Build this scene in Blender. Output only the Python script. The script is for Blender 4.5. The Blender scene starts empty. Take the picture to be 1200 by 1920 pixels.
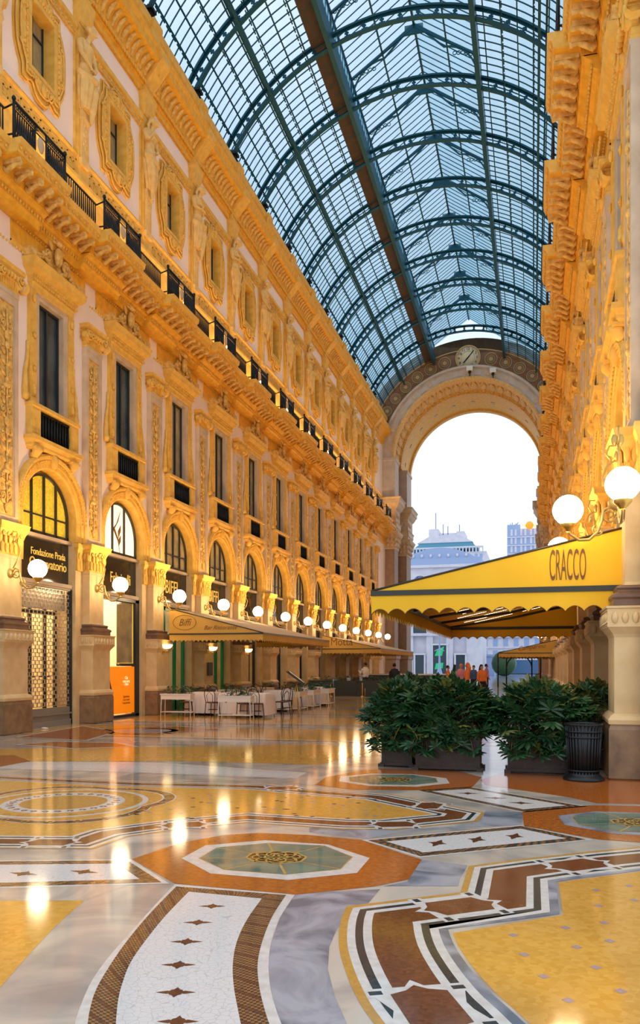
import bpy, bmesh, math, random
from math import sin, cos, pi, radians, sqrt, atan2
from mathutils import Vector, Matrix
random.seed(7)
S = bpy.context.scene
COL = S.collection

# ------------------------------------------------------------------ camera
EYE = 1.65; FPX = 1500.0
TH = math.atan(400.0 / FPX); CT = cos(TH); ST = sin(TH)
cd = bpy.data.cameras.new('camera'); cam = bpy.data.objects.new('camera', cd); COL.objects.link(cam)
cam.location = (0, 0, EYE); cam.rotation_euler = (pi / 2, 0, TH)
cd.sensor_fit = 'HORIZONTAL'; cd.sensor_width = 36.0; cd.lens = 36.0 * FPX / 1200.0
cd.shift_y = 287.0 / 1200.0; cd.clip_end = 1000; cd.clip_start = 0.05
S.camera = cam

# ------------------------------------------------------------------ view, world, lights
S.view_settings.view_transform = 'Standard'; S.view_settings.look = 'None'
S.view_settings.gamma = 1.0; S.view_settings.exposure = 0.22; S.view_settings.use_curve_mapping = False
SKY = 1.12
W = bpy.data.worlds.new('dusk_sky'); S.world = W; W.use_nodes = True
nt = W.node_tree; nt.nodes.clear()
o_ = nt.nodes.new('ShaderNodeOutputWorld'); b_ = nt.nodes.new('ShaderNodeBackground')
tc = nt.nodes.new('ShaderNodeTexCoord'); sx = nt.nodes.new('ShaderNodeSeparateXYZ'); cr = nt.nodes.new('ShaderNodeValToRGB')
mp_ = nt.nodes.new('ShaderNodeMapping'); nz = nt.nodes.new('ShaderNodeTexNoise'); mx = nt.nodes.new('ShaderNodeMixRGB')
nt.links.new(tc.outputs['Generated'], sx.inputs[0]); nt.links.new(sx.outputs['Z'], cr.inputs['Fac'])
cr.color_ramp.elements[0].position = 0.0; cr.color_ramp.elements[0].color = (0.78, 0.81, 0.88, 1)
cr.color_ramp.elements[1].position = 0.75; cr.color_ramp.elements[1].color = (0.74, 0.87, 1.0, 1)
e_ = cr.color_ramp.elements.new(0.35); e_.color = (0.80, 0.88, 1.0, 1)
mp_.inputs['Scale'].default_value = (1, 1, 2.5)
nt.links.new(tc.outputs['Generated'], mp_.inputs['Vector']); nt.links.new(mp_.outputs[0], nz.inputs['Vector'])
nz.inputs['Scale'].default_value = 2.5; nz.inputs['Detail'].default_value = 5
mr = nt.nodes.new('ShaderNodeMapRange'); nt.links.new(nz.outputs['Fac'], mr.inputs['Value'])
mr.inputs['From Min'].default_value = .42; mr.inputs['From Max'].default_value = .68; mr.inputs['To Max'].default_value = .6
nt.links.new(mr.outputs[0], mx.inputs['Fac']); nt.links.new(cr.outputs[0], mx.inputs['Color1'])
mx.inputs['Color2'].default_value = (0.90, 0.94, 1.0, 1)
nt.links.new(mx.outputs[0], b_.inputs['Color']); b_.inputs['Strength'].default_value = SKY
nt.links.new(b_.outputs[0], o_.inputs[0])

WARM = (1.0, 0.64, 0.27)
GLOBE_L = 22.0       # radiance of the globe lamps
UP_W = 190.0         # added spots without fittings, washing warm light up the facades
RAIL_W = 165.0       # fittings behind the balustrade
SHOP_W = 60.0

# ------------------------------------------------------------------ layout constants
B = 3.95; Y0 = 16.7; K1 = 12; KR = range(-1, K1 + 1)
XL = -12.4; MX = -5.445; XR = 2 * MX - XL
CX = -5.38                       # centre line of the nave
YARCH = 68.8; YEND = 77.7; ZARCH = 19.6
VX = -5.28; VZ = 19.75; VR = 8.3; VG = 8.8

# ------------------------------------------------------------------ materials
MATS = {}
def _n(t, ty): return t.nodes.new('ShaderNode' + ty)
def mat(name, col, rough=.6, metal=0., col2=None, nscale=6., bump=0., bscale=None, emis=None, estr=0., mode='noise', spec=.5, alpha=None, bdist=.02, obj=True, coat=0.):
    m = bpy.data.materials.new(name); m.use_nodes = True; t = m.node_tree
    p = t.nodes['Principled BSDF']
    p.inputs['Base Color'].default_value = (*col, 1); p.inputs['Roughness'].default_value = rough
    p.inputs['Metallic'].default_value = metal; p.inputs['Specular IOR Level'].default_value = spec
    if coat: p.inputs['Coat Weight'].default_value = coat; p.inputs['Coat Roughness'].default_value = .05
    if emis: p.inputs['Emission Color'].default_value = (*emis, 1); p.inputs['Emission Strength'].default_value = estr
    if col2 or bump:
        g = _n(t, 'NewGeometry') if not obj else _n(t, 'TexCoord')
        src = g.outputs['Position'] if not obj else g.outputs['Object']
    if col2:
        if mode == 'noise':
            n = _n(t, 'TexNoise'); n.inputs['Scale'].default_value = nscale; n.inputs['Detail'].default_value = 6; out = n.outputs['Fac']
            t.links.new(src, n.inputs['Vector'])
            r = _n(t, 'ValToRGB'); r.color_ramp.elements[0].position = .35; r.color_ramp.elements[1].position = .65
        elif mode == 'veins':
            n = _n(t, 'TexNoise'); n.inputs['Scale'].default_value = nscale; n.inputs['Detail'].default_value = 9; n.inputs['Distortion'].default_value = 1.6; out = n.outputs['Fac']
            t.links.new(src, n.inputs['Vector'])
            r = _n(t, 'ValToRGB'); r.color_ramp.elements[0].position = .38; r.color_ramp.elements[1].position = .6
        elif mode == 'cells':
            n = _n(t, 'TexVoronoi'); n.inputs['Scale'].default_value = nscale; out = n.outputs['Color']
            t.links.new(src, n.inputs['Vector'])
            r = _n(t, 'ValToRGB'); r.color_ramp.elements[0].position = .1; r.color_ramp.elements[1].position = .8
        elif mode == 'crazy':
            n = _n(t, 'TexVoronoi'); n.feature = 'DISTANCE_TO_EDGE'; n.inputs['Scale'].default_value = nscale; out = n.outputs['Distance']
            t.links.new(src, n.inputs['Vector'])
            r = _n(t, 'ValToRGB'); r.color_ramp.elements[0].position = .0; r.color_ramp.elements[1].position = .05
        t.links.new(out, r.inputs['Fac'])
        r.color_ramp.elements[0].color = (*col2, 1); r.color_ramp.elements[1].color = (*col, 1)
        t.links.new(r.outputs[0], p.inputs['Base Color'])
    if bump:
        n2 = _n(t, 'TexNoise'); n2.inputs['Scale'].default_value = bscale or nscale; n2.inputs['Detail'].default_value = 4
        t.links.new(src, n2.inputs['Vector'])
        bb = _n(t, 'Bump'); bb.inputs['Strength'].default_value = bump; bb.inputs['Distance'].default_value = bdist
        t.links.new(n2.outputs['Fac'], bb.inputs['Height']); t.links.new(bb.outputs[0], p.inputs['Normal'])
    MATS[name] = m
    return m
def fin(name, c, c2, sc, mode='noise', r=.095, b=.04):        # polished floor stones
    return mat(name, c, r, 0, c2, sc, b, 9., mode=mode, obj=False, spec=.62, bdist=.004)

mat('ochre', (.86, .52, .10), .6, 0, (.74, .41, .06), 5, .35, 30)
mat('ochre_relief', (.88, .57, .16), .65, 0, (.62, .34, .07), 9, .5, 40)
mat('gold_cornice', (.88, .46, .03), .6, 0, (.74, .35, .02), 6, .35, 30)
mat('pink_plaster', (.93, .80, .74), .8, 0, (.90, .76, .68), 1.3, .06, 30)
mat('stone_pale', (.80, .58, .30), .6, 0, (.68, .46, .21), 2.4, .1, 20)
mat('stone_grey', (.66, .50, .34), .6, 0, (.54, .40, .26), 3, .1, 20)
mat('granite', (.33, .20, .10), .35, 0, (.19, .11, .06), 4, .05, 40)
mat('granite_brown', (.23, .12, .07), .4, 0, (.15, .08, .05), 4)
mat('statue', (.84, .56, .20), .6, 0, (.70, .44, .13), 5, .2, 25)
mat('iron', (.015, .018, .022), .4, .6)
mat('teal_iron', (.008, .085, .13), .5, .4)
mat('rust_deck', (.10, .055, .035), .8, 0, (.05, .05, .05), 3)
mat('black_frame', (.02, .022, .025), .35)
mat('window_dark', (.025, .04, .05), .06, 0, (.06, .09, .10), 1.2, spec=.8)
mat('window_curtain', (.42, .34, .18), .12, 0, (.26, .22, .13), 2.5, spec=.8)
mat('window_amber', (.75, .50, .06), .15, 0, (.45, .30, .02), 24, emis=(.9, .62, .04), estr=.28, mode='cells')
mat('window_lit', (.9, .8, .6), .2, emis=(1, .84, .6), estr=.9)
mat('sign_panel', (.022, .021, .018), .09, spec=.8)
mat('sign_gold', (.85, .55, .10), .4, emis=(1, .6, .1), estr=.35)
mat('brass', (.75, .48, .12), .3, .9)
mat('gilt_iron', (.55, .36, .10), .35, .6)
mat('globe_glass', (1, .9, .7), .3, emis=(1, .74, .42), estr=GLOBE_L)
mat('lamp_warm', (1, .9, .7), .3, emis=(1, .8, .45), estr=14)
mat('shade_lit', (1, .85, .5), .3, emis=(1, .76, .34), estr=4.)
mat('shutter_steel', (.55, .48, .40), .35, .7)
mat('shop_cream', (.85, .72, .5), .7)
mat('shop_green', (.01, .28, .09), .35)
mat('poster', (.9, .26, .01), .4, emis=(1, .25, .0), estr=.45)
mat('poster_text', (1, .85, .6), .5, emis=(1, .8, .5), estr=.7)
mat('poster_dark', (.12, .02, .02), .5)
mat('step', (.26, .23, .19), .3)
mat('awning_yellow', (.90, .52, .015), .75, 0, (.82, .45, .01), .8)
mat('awning_tan', (.62, .36, .07), .8, 0, (.55, .31, .05), 1.)
mat('awning_top', (.60, .44, .26), .8)
mat('awning_bar', (.03, .03, .022), .4)
mat('text_brown', (.18, .07, .01), .6)
mat('led', (1, 1, .9), .3, emis=(1, .86, .6), estr=4)  # glow for the bright gaps between awning strips, not a lamp
mat('leaf', (.014, .058, .022), .38, 0, (.03, .095, .025), 3., obj=True)
mat('leaf_olive', (.075, .11, .02), .4, 0, (.16, .15, .03), 3.)
mat('stem', (.16, .13, .05), .7)
mat('planter_brown', (.055, .028, .018), .45, 0, (.03, .015, .01), 8, .3, 12)
mat('planter_white', (.80, .72, .62), .5)
mat('planter_dark', (.03, .045, .04), .5)
mat('soil', (.03, .02, .01), .9)
mat('cloth', (.82, .70, .60), .85)
mat('bentwood', (.045, .018, .010), .3)
mat('seat_red', (.30, .08, .03), .5)
mat('white_metal', (.82, .78, .70), .4)
mat('bin_iron', (.012, .014, .016), .38, .3)
mat('skin', (.45, .22, .13), .6)
mat('hair_dark', (.02, .012, .01), .7)
mat('shirt_white', (.82, .74, .62), .8)
mat('shirt_black', (.012, .012, .015), .8)
mat('coat_orange', (.75, .20, .04), .8)
mat('coat_pink', (.60, .22, .28), .8)
mat('coat_blue', (.04, .10, .26), .8)
mat('coat_green', (.03, .22, .12), .8)
mat('tymp_brown', (.22, .11, .05), .7, 0, (.17, .09, .045), 3)
mat('tymp_line', (.50, .32, .13), .7)
mat('tymp_red', (.27, .085, .03), .7)
mat('arch_stone', (.60, .50, .42), .6, 0, (.50, .41, .34), 2)
mat('arch_pier', (.36, .23, .14), .6, 0, (.29, .18, .11), 2.5)
mat('clock_face', (.66, .54, .33), .5)
mat('bldg_white', (.72, .72, .80), .8, 0, (.64, .64, .74), 1.2, obj=False)
mat('bldg_blue', (.34, .45, .70), .7)
mat('bldg_teal', (.10, .34, .48), .5)
mat('bldg_glass', (.06, .16, .32), .15)
mat('bldg_dark', (.02, .05, .07), .2)
mat('bldg_green', (.0, .35, .12), .3, emis=(0, .9, .3), estr=.25)
mat('neon_sign', (.9, .3, .02), .3, emis=(1, .24, .01), estr=.8)
mat('neon_white', (1, .9, .8), .3, emis=(1, .80, .45), estr=.9)
# floor
fin('f_marble', (.64, .54, .44), (.36, .32, .29), .9, 'veins')
fin('f_marble_grey', (.42, .42, .46), (.16, .18, .22), 1.6, 'veins')
fin('f_white', (.78, .73, .68), (.66, .60, .54), 14, 'noise')
fin('f_crazy', (.78, .73, .70), (.56, .53, .50), 24, 'crazy')
fin('f_orange', (.52, .15, .022), (.36, .095, .02), 22, 'noise')
fin('f_yellow', (.76, .40, .085), (.66, .32, .05), 26, 'cells')
fin('f_ochre', (.62, .34, .08), (.54, .28, .06), 30, 'cells')
fin('f_tan', (.40, .19, .06), (.28, .12, .04), 30, 'noise')
fin('f_black', (.018, .03, .035), (.05, .06, .065), 40, 'noise')
fin('f_brown', (.22, .075, .03), (.15, .05, .022), 40, 'cells')
fin('f_cross', (.16, .06, .03), (.12, .045, .025), 30, 'noise')
fin('f_mauve', (.40, .30, .34), (.36, .26, .30), 30, 'noise')
fin('f_glass', (.10, .17, .14), (.20, .28, .20), 3, 'noise', .06)
fin('f_gold', (.55, .36, .10), (.42, .26, .06), 30, 'noise', .25)
fin('f_hole', (.02, .015, .01), (.02, .015, .01), 3)
fin('f_piazza', (.40, .42, .48), (.34, .36, .42), 1)

# roof glass: mostly clear, slightly dirty, bluish
g = bpy.data.materials.new('roof_glass'); g.use_nodes = True; t = g.node_tree; t.nodes.clear()
out = _n(t, 'OutputMaterial'); tr = _n(t, 'BsdfTransparent'); gl = _n(t, 'BsdfGlossy'); df = _n(t, 'BsdfTranslucent'); m1 = _n(t, 'MixShader'); m2 = _n(t, 'MixShader'); lw = _n(t, 'LayerWeight')
gl.inputs[0].default_value = (.35, .62, .75, 1); gl.inputs[1].default_value = .12; df.inputs[0].default_value = (.55, .70, .8, 1)
lw.inputs[0].default_value = .5; tm = _n(t, 'ValToRGB'); tm.color_ramp.elements[0].position = .25; tm.color_ramp.elements[0].color = (.90, .97, 1, 1); tm.color_ramp.elements[1].position = .92; tm.color_ramp.elements[1].color = (.06, .36, .52, 1); t.links.new(lw.outputs['Facing'], tm.inputs[0]); t.links.new(tm.outputs[0], tr.inputs[0]); pw = _n(t, 'Math'); pw.operation = 'MULTIPLY'; pw.inputs[1].default_value = .35
t.links.new(lw.outputs['Facing'], pw.inputs[0]); t.links.new(pw.outputs[0], m1.inputs[0]); t.links.new(tr.outputs[0], m1.inputs[1]); t.links.new(gl.outputs[0], m1.inputs[2])
gg = _n(t, 'TexCoord'); nn = _n(t, 'TexNoise'); nn.inputs['Scale'].default_value = .8; nn.inputs['Detail'].default_value = 5; nr = _n(t, 'MapRange'); nr.inputs['From Min'].default_value = .4; nr.inputs['From Max'].default_value = .7; nr.inputs['To Min'].default_value = .04; nr.inputs['To Max'].default_value = .22
t.links.new(gg.outputs['Object'], nn.inputs['Vector']); t.links.new(nn.outputs['Fac'], nr.inputs['Value']); t.links.new(nr.outputs[0], m2.inputs[0])
t.links.new(m1.outputs[0], m2.inputs[1]); t.links.new(df.outputs[0], m2.inputs[2]); t.links.new(m2.outputs[0], out.inputs[0]); MATS['roof_glass'] = g
g = bpy.data.materials.new('clear_glass'); g.use_nodes = True; t = g.node_tree; t.nodes.clear()
out = _n(t, 'OutputMaterial'); tr = _n(t, 'BsdfTransparent'); gl = _n(t, 'BsdfGlossy'); m1 = _n(t, 'MixShader'); gl.inputs[1].default_value = .03; m1.inputs[0].default_value = .12
t.links.new(tr.outputs[0], m1.inputs[1]); t.links.new(gl.outputs[0], m1.inputs[2]); t.links.new(m1.outputs[0], out.inputs[0]); MATS['clear_glass'] = g

# ------------------------------------------------------------------ mesh builder
class MB:
    def __init__(s): s.v = []; s.f = []; s.m = []; s.s = []
    def add(s, vs, fs, mi=0, sm=False):
        o = len(s.v); s.v += [tuple(v) for v in vs]
        for f in fs: s.f.append([i + o for i in f]); s.m.append(mi); s.s.append(sm)
    def box(s, x0, x1, y0, y1, z0, z1, mi=0):
        s.add([(x, y, z) for x in (x0, x1) for y in (y0, y1) for z in (z0, z1)],
              [(0, 1, 3, 2), (4, 6, 7, 5), (0, 4, 5, 1), (2, 3, 7, 6), (0, 2, 6, 4), (1, 5, 7, 3)], mi)
    def hexa(s, p, mi=0): s.add(p, [(0, 3, 2, 1), (4, 5, 6, 7), (0, 1, 5, 4), (1, 2, 6, 5), (2, 3, 7, 6), (3, 0, 4, 7)], mi)
    def prism(s, pts, f, a, b, mi=0):          # pts 2d, f(p, t) -> 3d
        n = len(pts)
        s.add([f(p, a) for p in pts] + [f(p, b) for p in pts],
              [tuple(range(n))[::-1], tuple(range(n, 2 * n))] + [(i, (i + 1) % n, n + (i + 1) % n, n + i) for i in range(n)], mi)
    def prism_y(s, xz, y0, y1, mi=0): s.prism(xz, lambda p, t: (p[0], t, p[1]), y0, y1, mi)
    def prism_x(s, yz, x0, x1, mi=0): s.prism(yz, lambda p, t: (t, p[0], p[1]), x0, x1, mi)
    def prism_z(s, xy, z0, z1, mi=0): s.prism(xy, lambda p, t: (p[0], p[1], t), z0, z1, mi)
    def tube(s, pts, r, n=6, mi=0, sm=True, closed=False, sq=1.):
        pts = [Vector(p) for p in pts]; N = len(pts)
        rr = r if isinstance(r, (list, tuple)) else [r] * N
        vs = []; up = None
        for i, p in enumerate(pts):
            if closed: d = (pts[(i + 1) % N] - pts[i - 1])
            else: d = pts[min(i + 1, N - 1)] - pts[max(i - 1, 0)]
            d.normalize()
            if up is None: up = Vector((0, 0, 1)) if abs(d.z) < .9 else Vector((1, 0, 0))
            a = d.cross(up)
            if a.length < 1e-4: a = d.cross(Vector((0, 1, .3)))
            a.normalize(); b = a.cross(d); up = b
            for k in range(n):
                t = 2 * pi * (k + .5) / n; vs.append(p + a * cos(t) * rr[i] + b * sin(t) * rr[i] * sq)
        fs = []
        for i in range(N if closed else N - 1):
            j = (i + 1) % N
            for k in range(n): fs.append((i * n + k, i * n + (k + 1) % n, j * n + (k + 1) % n, j * n + k))
        if not closed: fs.append(tuple(range(n))[::-1]); fs.append(tuple((N - 1) * n + k for k in range(n)))
        s.add(vs, fs, mi, sm)
    def lathe(s, prof, c=(0, 0, 0), n=16, mi=0, sm=True, ax='z'):
        vs = []
        for r, z in prof:
            for k in range(n):
                t = 2 * pi * k / n; a, b = r * cos(t), r * sin(t)
                vs.append({'z': (c[0] + a, c[1] + b, c[2] + z), 'x': (c[0] + z, c[1] + a, c[2] + b), 'y': (c[0] + a, c[1] + z, c[2] + b)}[ax])
        N = len(prof)
        fs = [(i * n + k, i * n + (k + 1) % n, (i + 1) * n + (k + 1) % n, (i + 1) * n + k) for i in range(N - 1) for k in range(n)]
        s.add(vs, fs, mi, sm)
    def ell(s, c, rx, ry, rz, nu=8, nv=5, mi=0, rot=None, sm=True):
        vs = []
        for i in range(nv + 1):
            a = pi * i / nv
            for k in range(nu):
                t = 2 * pi * k / nu; v = Vector((rx * sin(a) * cos(t), ry * sin(a) * sin(t), rz * cos(a)))
                if rot: v = rot @ v
                vs.append(v + Vector(c))
        fs = [(i * nu + k, i * nu + (k + 1) % nu, (i + 1) * nu + (k + 1) % nu, (i + 1) * nu + k) for i in range(nv) for k in range(nu)]
        s.add(vs, fs, mi, sm)
    def build(s, name, mats, parent=None, loc=None, rotz=None, recalc=True):
        me = bpy.data.meshes.new(name); me.from_pydata(s.v, [], s.f)
        if isinstance(mats, str): mats = [mats]
        for m in mats: me.materials.append(MATS[m])
        me.polygons.foreach_set('material_index', s.m); me.polygons.foreach_set('use_smooth', s.s)
        if recalc:
            bm = bmesh.new(); bm.from_mesh(me); bmesh.ops.recalc_face_normals(bm, faces=bm.faces); bm.to_mesh(me); bm.free()
        me.update()
        o = bpy.data.objects.new(name, me); COL.objects.link(o)
        if parent: o.parent = parent
        if loc: o.location = loc
        if rotz is not None: o.rotation_euler = (0, 0, rotz)
        return o

def tag(o, label=None, cat=None, group=None, kind=None):
    if label: o['label'] = label
    if cat: o['category'] = cat
    if group: o['group'] = group
    if kind: o['kind'] = kind
    return o
def empty(name, loc=(0, 0, 0), rz=0.):
    o = bpy.data.objects.new(name, None); COL.objects.link(o); o.location = loc; o.rotation_euler = (0, 0, rz); o.empty_display_size = .3
    return o
def kids(o): return [c for c in bpy.data.objects if c.parent == o]
def copy_tree(o, parent=None, skip=()):
    c = o.copy(); COL.objects.link(c); c.parent = parent
    for ch in TREE.get(o.name, []): copy_tree(ch, c)
    return c
TREE = {}
SUB = {'window_pane': 'window_frame', 'iron_grille': 'balcony', 'lettering': 'sign_board', 'numeral': 'clock_dial', 'seat_ring': 'seat', 'medallion': 'iron_panel', 'glass_globe': 'cup', 'door_glass': 'door_frame', 'mirror_panel': 'door_frame', 'soil': 'planter_box', 'frieze_relief': 'pedestal', 'inner_frame': 'cartouche', 'carved_relief': 'frame', 'poster_text': 'poster_panel', 'poster_figure': 'poster_panel', 'lantern_frame': 'arched_truss', 'liner': 'hoops', 'oval_emblem': 'side_panel', 'sign_lettering': 'sign_board', 'sign_ball': 'sign_board', 'lit_page': 'tray', 'cord': 'lamp_ball', 'aerials': 'roof_house', 'valance_hem': 'valance', 'hair': 'body'}
def nest(root):
    ks = [c for c in bpy.data.objects if c.parent == root]; by = {}
    for c in ks: by.setdefault(c.name.split('.')[0], c)
    for c in ks:
        q = SUB.get(c.name.split('.')[0])
        if q in by and by[q] is not c: c.parent = by[q]
def freeze(root):
    nest(root)
    def rec(o):
        TREE[o.name] = [c for c in bpy.data.objects if c.parent == o]
        for c in TREE[o.name]: rec(c)
    rec(root)
def place(root, loc, rz, first, **kw):
    o = root if first else copy_tree(root)
    o.location = loc; o.rotation_euler = (0, 0, rz); tag(o, **kw)
    return o
def text_obj(s, name, size, m, loc, rot, sxy=(1, 1), ext=.006, parent=None, shear=0., align='CENTER'):
    cu = bpy.data.curves.new(name, 'FONT'); cu.body = s; cu.size = size; cu.extrude = ext; cu.align_x = align; cu.shear = shear
    t = bpy.data.objects.new(name + '_tmp', cu); COL.objects.link(t)
    bpy.context.view_layer.update()
    me = bpy.data.meshes.new_from_object(t.evaluated_get(bpy.context.evaluated_depsgraph_get()))
    bpy.data.objects.remove(t); me.materials.clear(); me.materials.append(MATS[m])
    o = bpy.data.objects.new(name, me); COL.objects.link(o); o.location = loc; o.rotation_euler = rot; o.scale = (sxy[0], sxy[1], 1)
    if parent: o.parent = parent
    return o
def remesh(mb, name, mats, vox=.03, parent=None, smooth_it=2):
    o = mb.build(name + '_tmp', mats)
    r = o.modifiers.new('r', 'REMESH'); r.mode = 'VOXEL'; r.voxel_size = vox; r.use_smooth_shade = True
    if smooth_it:
        q = o.modifiers.new('s', 'SMOOTH'); q.iterations = smooth_it; q.factor = .5
    bpy.context.view_layer.update()
    me = bpy.data.meshes.new_from_object(o.evaluated_get(bpy.context.evaluated_depsgraph_get()))
    bpy.data.objects.remove(o)
    me.name = name
    if not me.materials: me.materials.append(MATS[mats if isinstance(mats, str) else mats[0]])
    n = bpy.data.objects.new(name, me); COL.objects.link(n)
    if parent: n.parent = parent
    return n
ORD = ['first', 'second', 'third', 'fourth', 'fifth', 'sixth', 'seventh', 'eighth', 'ninth', 'tenth', 'eleventh', 'twelfth', 'thirteenth', 'fourteenth', 'fifteenth']
def ordn(i, n, near='from the near end'):
    if i == 0: return 'nearest one'
    if i == n - 1: return 'farthest, beside the end arch'
    return ORD[i] + ' ' + near

def yk(k): return Y0 + B * k
def ring_stack(mb, levels, p, w, xb=0., mi=0):      # moulding running round three sides; levels (offset, z)
    vs = []; fs = []
    for d, z in levels: vs += [(xb, -w - d, z), (p + d, -w - d, z), (p + d, w + d, z), (xb, w + d, z)]
    n = len(levels)
    for i in range(n - 1):
        for k in range(4): fs.append((i * 4 + k, i * 4 + (k + 1) % 4, (i + 1) * 4 + (k + 1) % 4, (i + 1) * 4 + k))
    fs += [(0, 1, 2, 3), tuple((n - 1) * 4 + k for k in (3, 2, 1, 0))]
    mb.add(vs, fs, mi)
def spiral(mb, c, r0, turns, sgn, th=.02, x=.0, start=0., n=18, mi=0, flip=1):
    pts = []; rs = []
    for i in range(n + 1):
        t = i / n; a = start + sgn * turns * 2 * pi * t; r = r0 * (1 - .82 * t)
        pts.append((x + .02 * t, c[0] + flip * r * cos(a), c[1] + r * sin(a))); rs.append(th * (1 - .3 * t))
    mb.tube(pts, rs, 5, mi)
    mb.ell((x + .02, c[0], c[1]), th * 1.2, th * 1.6, th * 1.6, 6, 4, mi)
def leafy(mb, y, z, ang, L, w, x, th=.03, mi=0):
    R = Matrix.Rotation(ang, 3, 'X')
    mb.ell((x, y + cos(ang) * L / 2, z + sin(ang) * L / 2), th, L / 2, w / 2, 6, 5, mi, R)

# ------------------------------------------------------------------ floor (all inlays are flat pieces in one floor mesh)
def G(px, py):
    fw = FPX * EYE / (py - 1247.0); r = (px - 600.0) / FPX * fw
    return Vector((r * CT - fw * ST, r * ST + fw * CT))
Z1 = lambda L: [G(x / 1.9355, 1360 + y / 1.9355) for x, y in L]
Z2 = lambda L: [G(x / 1.9355, 1600 + y / 1.9355) for x, y in L]
Z3 = lambda L: [G(580 + x / 1.9355, 1380 + y / 1.9355) for x, y in L]
Z4 = lambda L: [G(580 + x / 1.9355, 1560 + y / 1.9355) for x, y in L]
OC = lambda L: [G(320 + x / 3., 1560 + y / 3.) for x, y in L]
FM = ['f_marble', 'f_marble_grey', 'f_white', 'f_crazy', 'f_orange', 'f_yellow', 'f_ochre', 'f_black', 'f_brown', 'f_cross', 'f_mauve', 'f_glass', 'f_gold', 'f_hole', 'f_piazza', 'f_tan']
FI = {n: i for i, n in enumerate(FM)}
F = MB()
def poly(pts, m, z): F.add([(p[0], p[1], z) for p in pts], [tuple(range(len(pts)))], FI[m])
def dens(L, n=5):                              # Catmull-Rom smoothing of a curved edge
    out = []
    for i in range(len(L) - 1):
        p0 = L[max(i - 1, 0)]; p1 = L[i]; p2 = L[i + 1]; p3 = L[min(i + 2, len(L) - 1)]
        for k in range(n):
            t = k / n; out.append(.5 * ((2 * p1) + (p2 - p0) * t + (2 * p0 - 5 * p1 + 4 * p2 - p3) * t * t + (3 * p1 - p0 - 3 * p2 + p3) * t ** 3))
    return out + [L[-1]]
def offs(path, d, closed=False):
    out = []; n = len(path)
    for i, p in enumerate(path):
        a = path[(i - 1) % n] if closed or i else p; c = path[(i + 1) % n] if closed or i < n - 1 else p
        d1 = (p - a); d2 = (c - p)
        if d1.length < 1e-9: d1 = d2
        if d2.length < 1e-9: d2 = d1
        d1 = d1.normalized(); d2 = d2.normalized()
        n1 = Vector((-d1.y, d1.x)); n2 = Vector((-d2.y, d2.x)); m = n1 + n2
        m = m / max(.35, m.dot(n1)) if m.length > 1e-6 else n1
        out.append(p + m * d)
    return out
def clipoff(L, path, d):
    if abs(d) < .05: return L
    def ds(p, a, b):
        t = max(0, min(1, (p - a).dot(b - a) / max(1e-9, (b - a).length_squared))); return (p - a - (b - a) * t).length
    return [p for p in L if min(ds(p, path[i], path[i + 1]) for i in range(len(path) - 1)) > abs(d) * .985]
def strip(path, d0, d1, m, z, closed=False):
    a = offs(path, d0, closed); b = offs(path, d1, closed); n = len(path)
    if not closed:
        a = clipoff(a, path, d0); b = clipoff(b, path, d1); poly(a + b[::-1], m, z); return
    vs = [(p.x, p.y, z) for p in a] + [(p.x, p.y, z) for p in b]
    F.add(vs, [(i, (i + 1) % n, n + (i + 1) % n, n + i) for i in range(n if closed else n - 1)], FI[m])
def resample(L, n):
    d = [0]
    for i in range(1, len(L)): d.append(d[-1] + (L[i] - L[i - 1]).length)
    out = []
    for k in range(n + 1):
        t = d[-1] * k / n; i = 1
        while i < len(L) - 1 and d[i] < t: i += 1
        u = (t - d[i - 1]) / max(1e-9, d[i] - d[i - 1]); out.append(L[i - 1].lerp(L[i], u))
    return out
def checks(La, Lb, nl, na, z, ms=('f_black', 'f_tan', 'f_brown')):
    A = resample(La, nl); Bq = resample(Lb, nl)
    for i in range(nl):
        for j in range(na):
            q = [A[i].lerp(Bq[i], j / na), A[i].lerp(Bq[i], (j + 1) / na), A[i + 1].lerp(Bq[i + 1], (j + 1) / na), A[i + 1].lerp(Bq[i + 1], j / na)]
            poly(q, ms[0] if (i + j) % 2 else (ms[1] if (i * 7 + j * 3) % 5 else ms[2]), z)
def cross(c, ang, s, z, m='f_cross', w=.42):
    for k in range(4):
        a = ang + k * pi / 2; r = s * (1 if k % 2 == 0 else w)
        e = Vector((cos(a), sin(a))); f = Vector((-e.y, e.x))
        poly([c, c + e * r * .45 + f * s * .19, c + e * r, c + e * r * .45 - f * s * .19], m, z)
    poly([c + Vector((cos(ang + v), sin(ang + v))) * s * .40 for v in [j * pi / 4 for j in range(8)]], m, z + .0003)
# base slabs
for i, (y0, y1) in enumerate([(-12, 79)]): F.add([(-13.6, y0, 0), (XR + 1.2, y0, 0), (XR + 1.2, y1, 0), (-13.6, y1, 0)], [(0, 1, 2, 3)], FI['f_marble'])
F.add([(-60, 79, -.01), (60, 79, -.01), (60, 260, -.01), (-60, 260, -.01)], [(0, 1, 2, 3)], FI['f_piazza'])
F.add([(-13.6, -12, -.3), (-13.6, 79, -.3), (XR + 1.2, 79, -.3), (XR + 1.2, -12, -.3)], [(0, 1, 2, 3)], FI['f_marble'])
L1, L2, L3, L4, L5, L6 = .001, .002, .003, .004, .005, .006
def band4(path, w, z=L2, side=1, sc=1., stops=()):          # white|black|white|brown|white|black|white inlay band
    lay = [('f_ochre', .05), ('f_white', .05), ('f_black', .048), ('f_white', .055), ('f_brown', w), ('f_white', .05), ('f_black', .05), ('f_white', .055), ('f_marble_grey', .06)]
    d = 0
    for m, ww in lay: strip(path, side * d * sc, side * (d + ww) * sc, m, z); d += ww
    return d * sc
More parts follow.
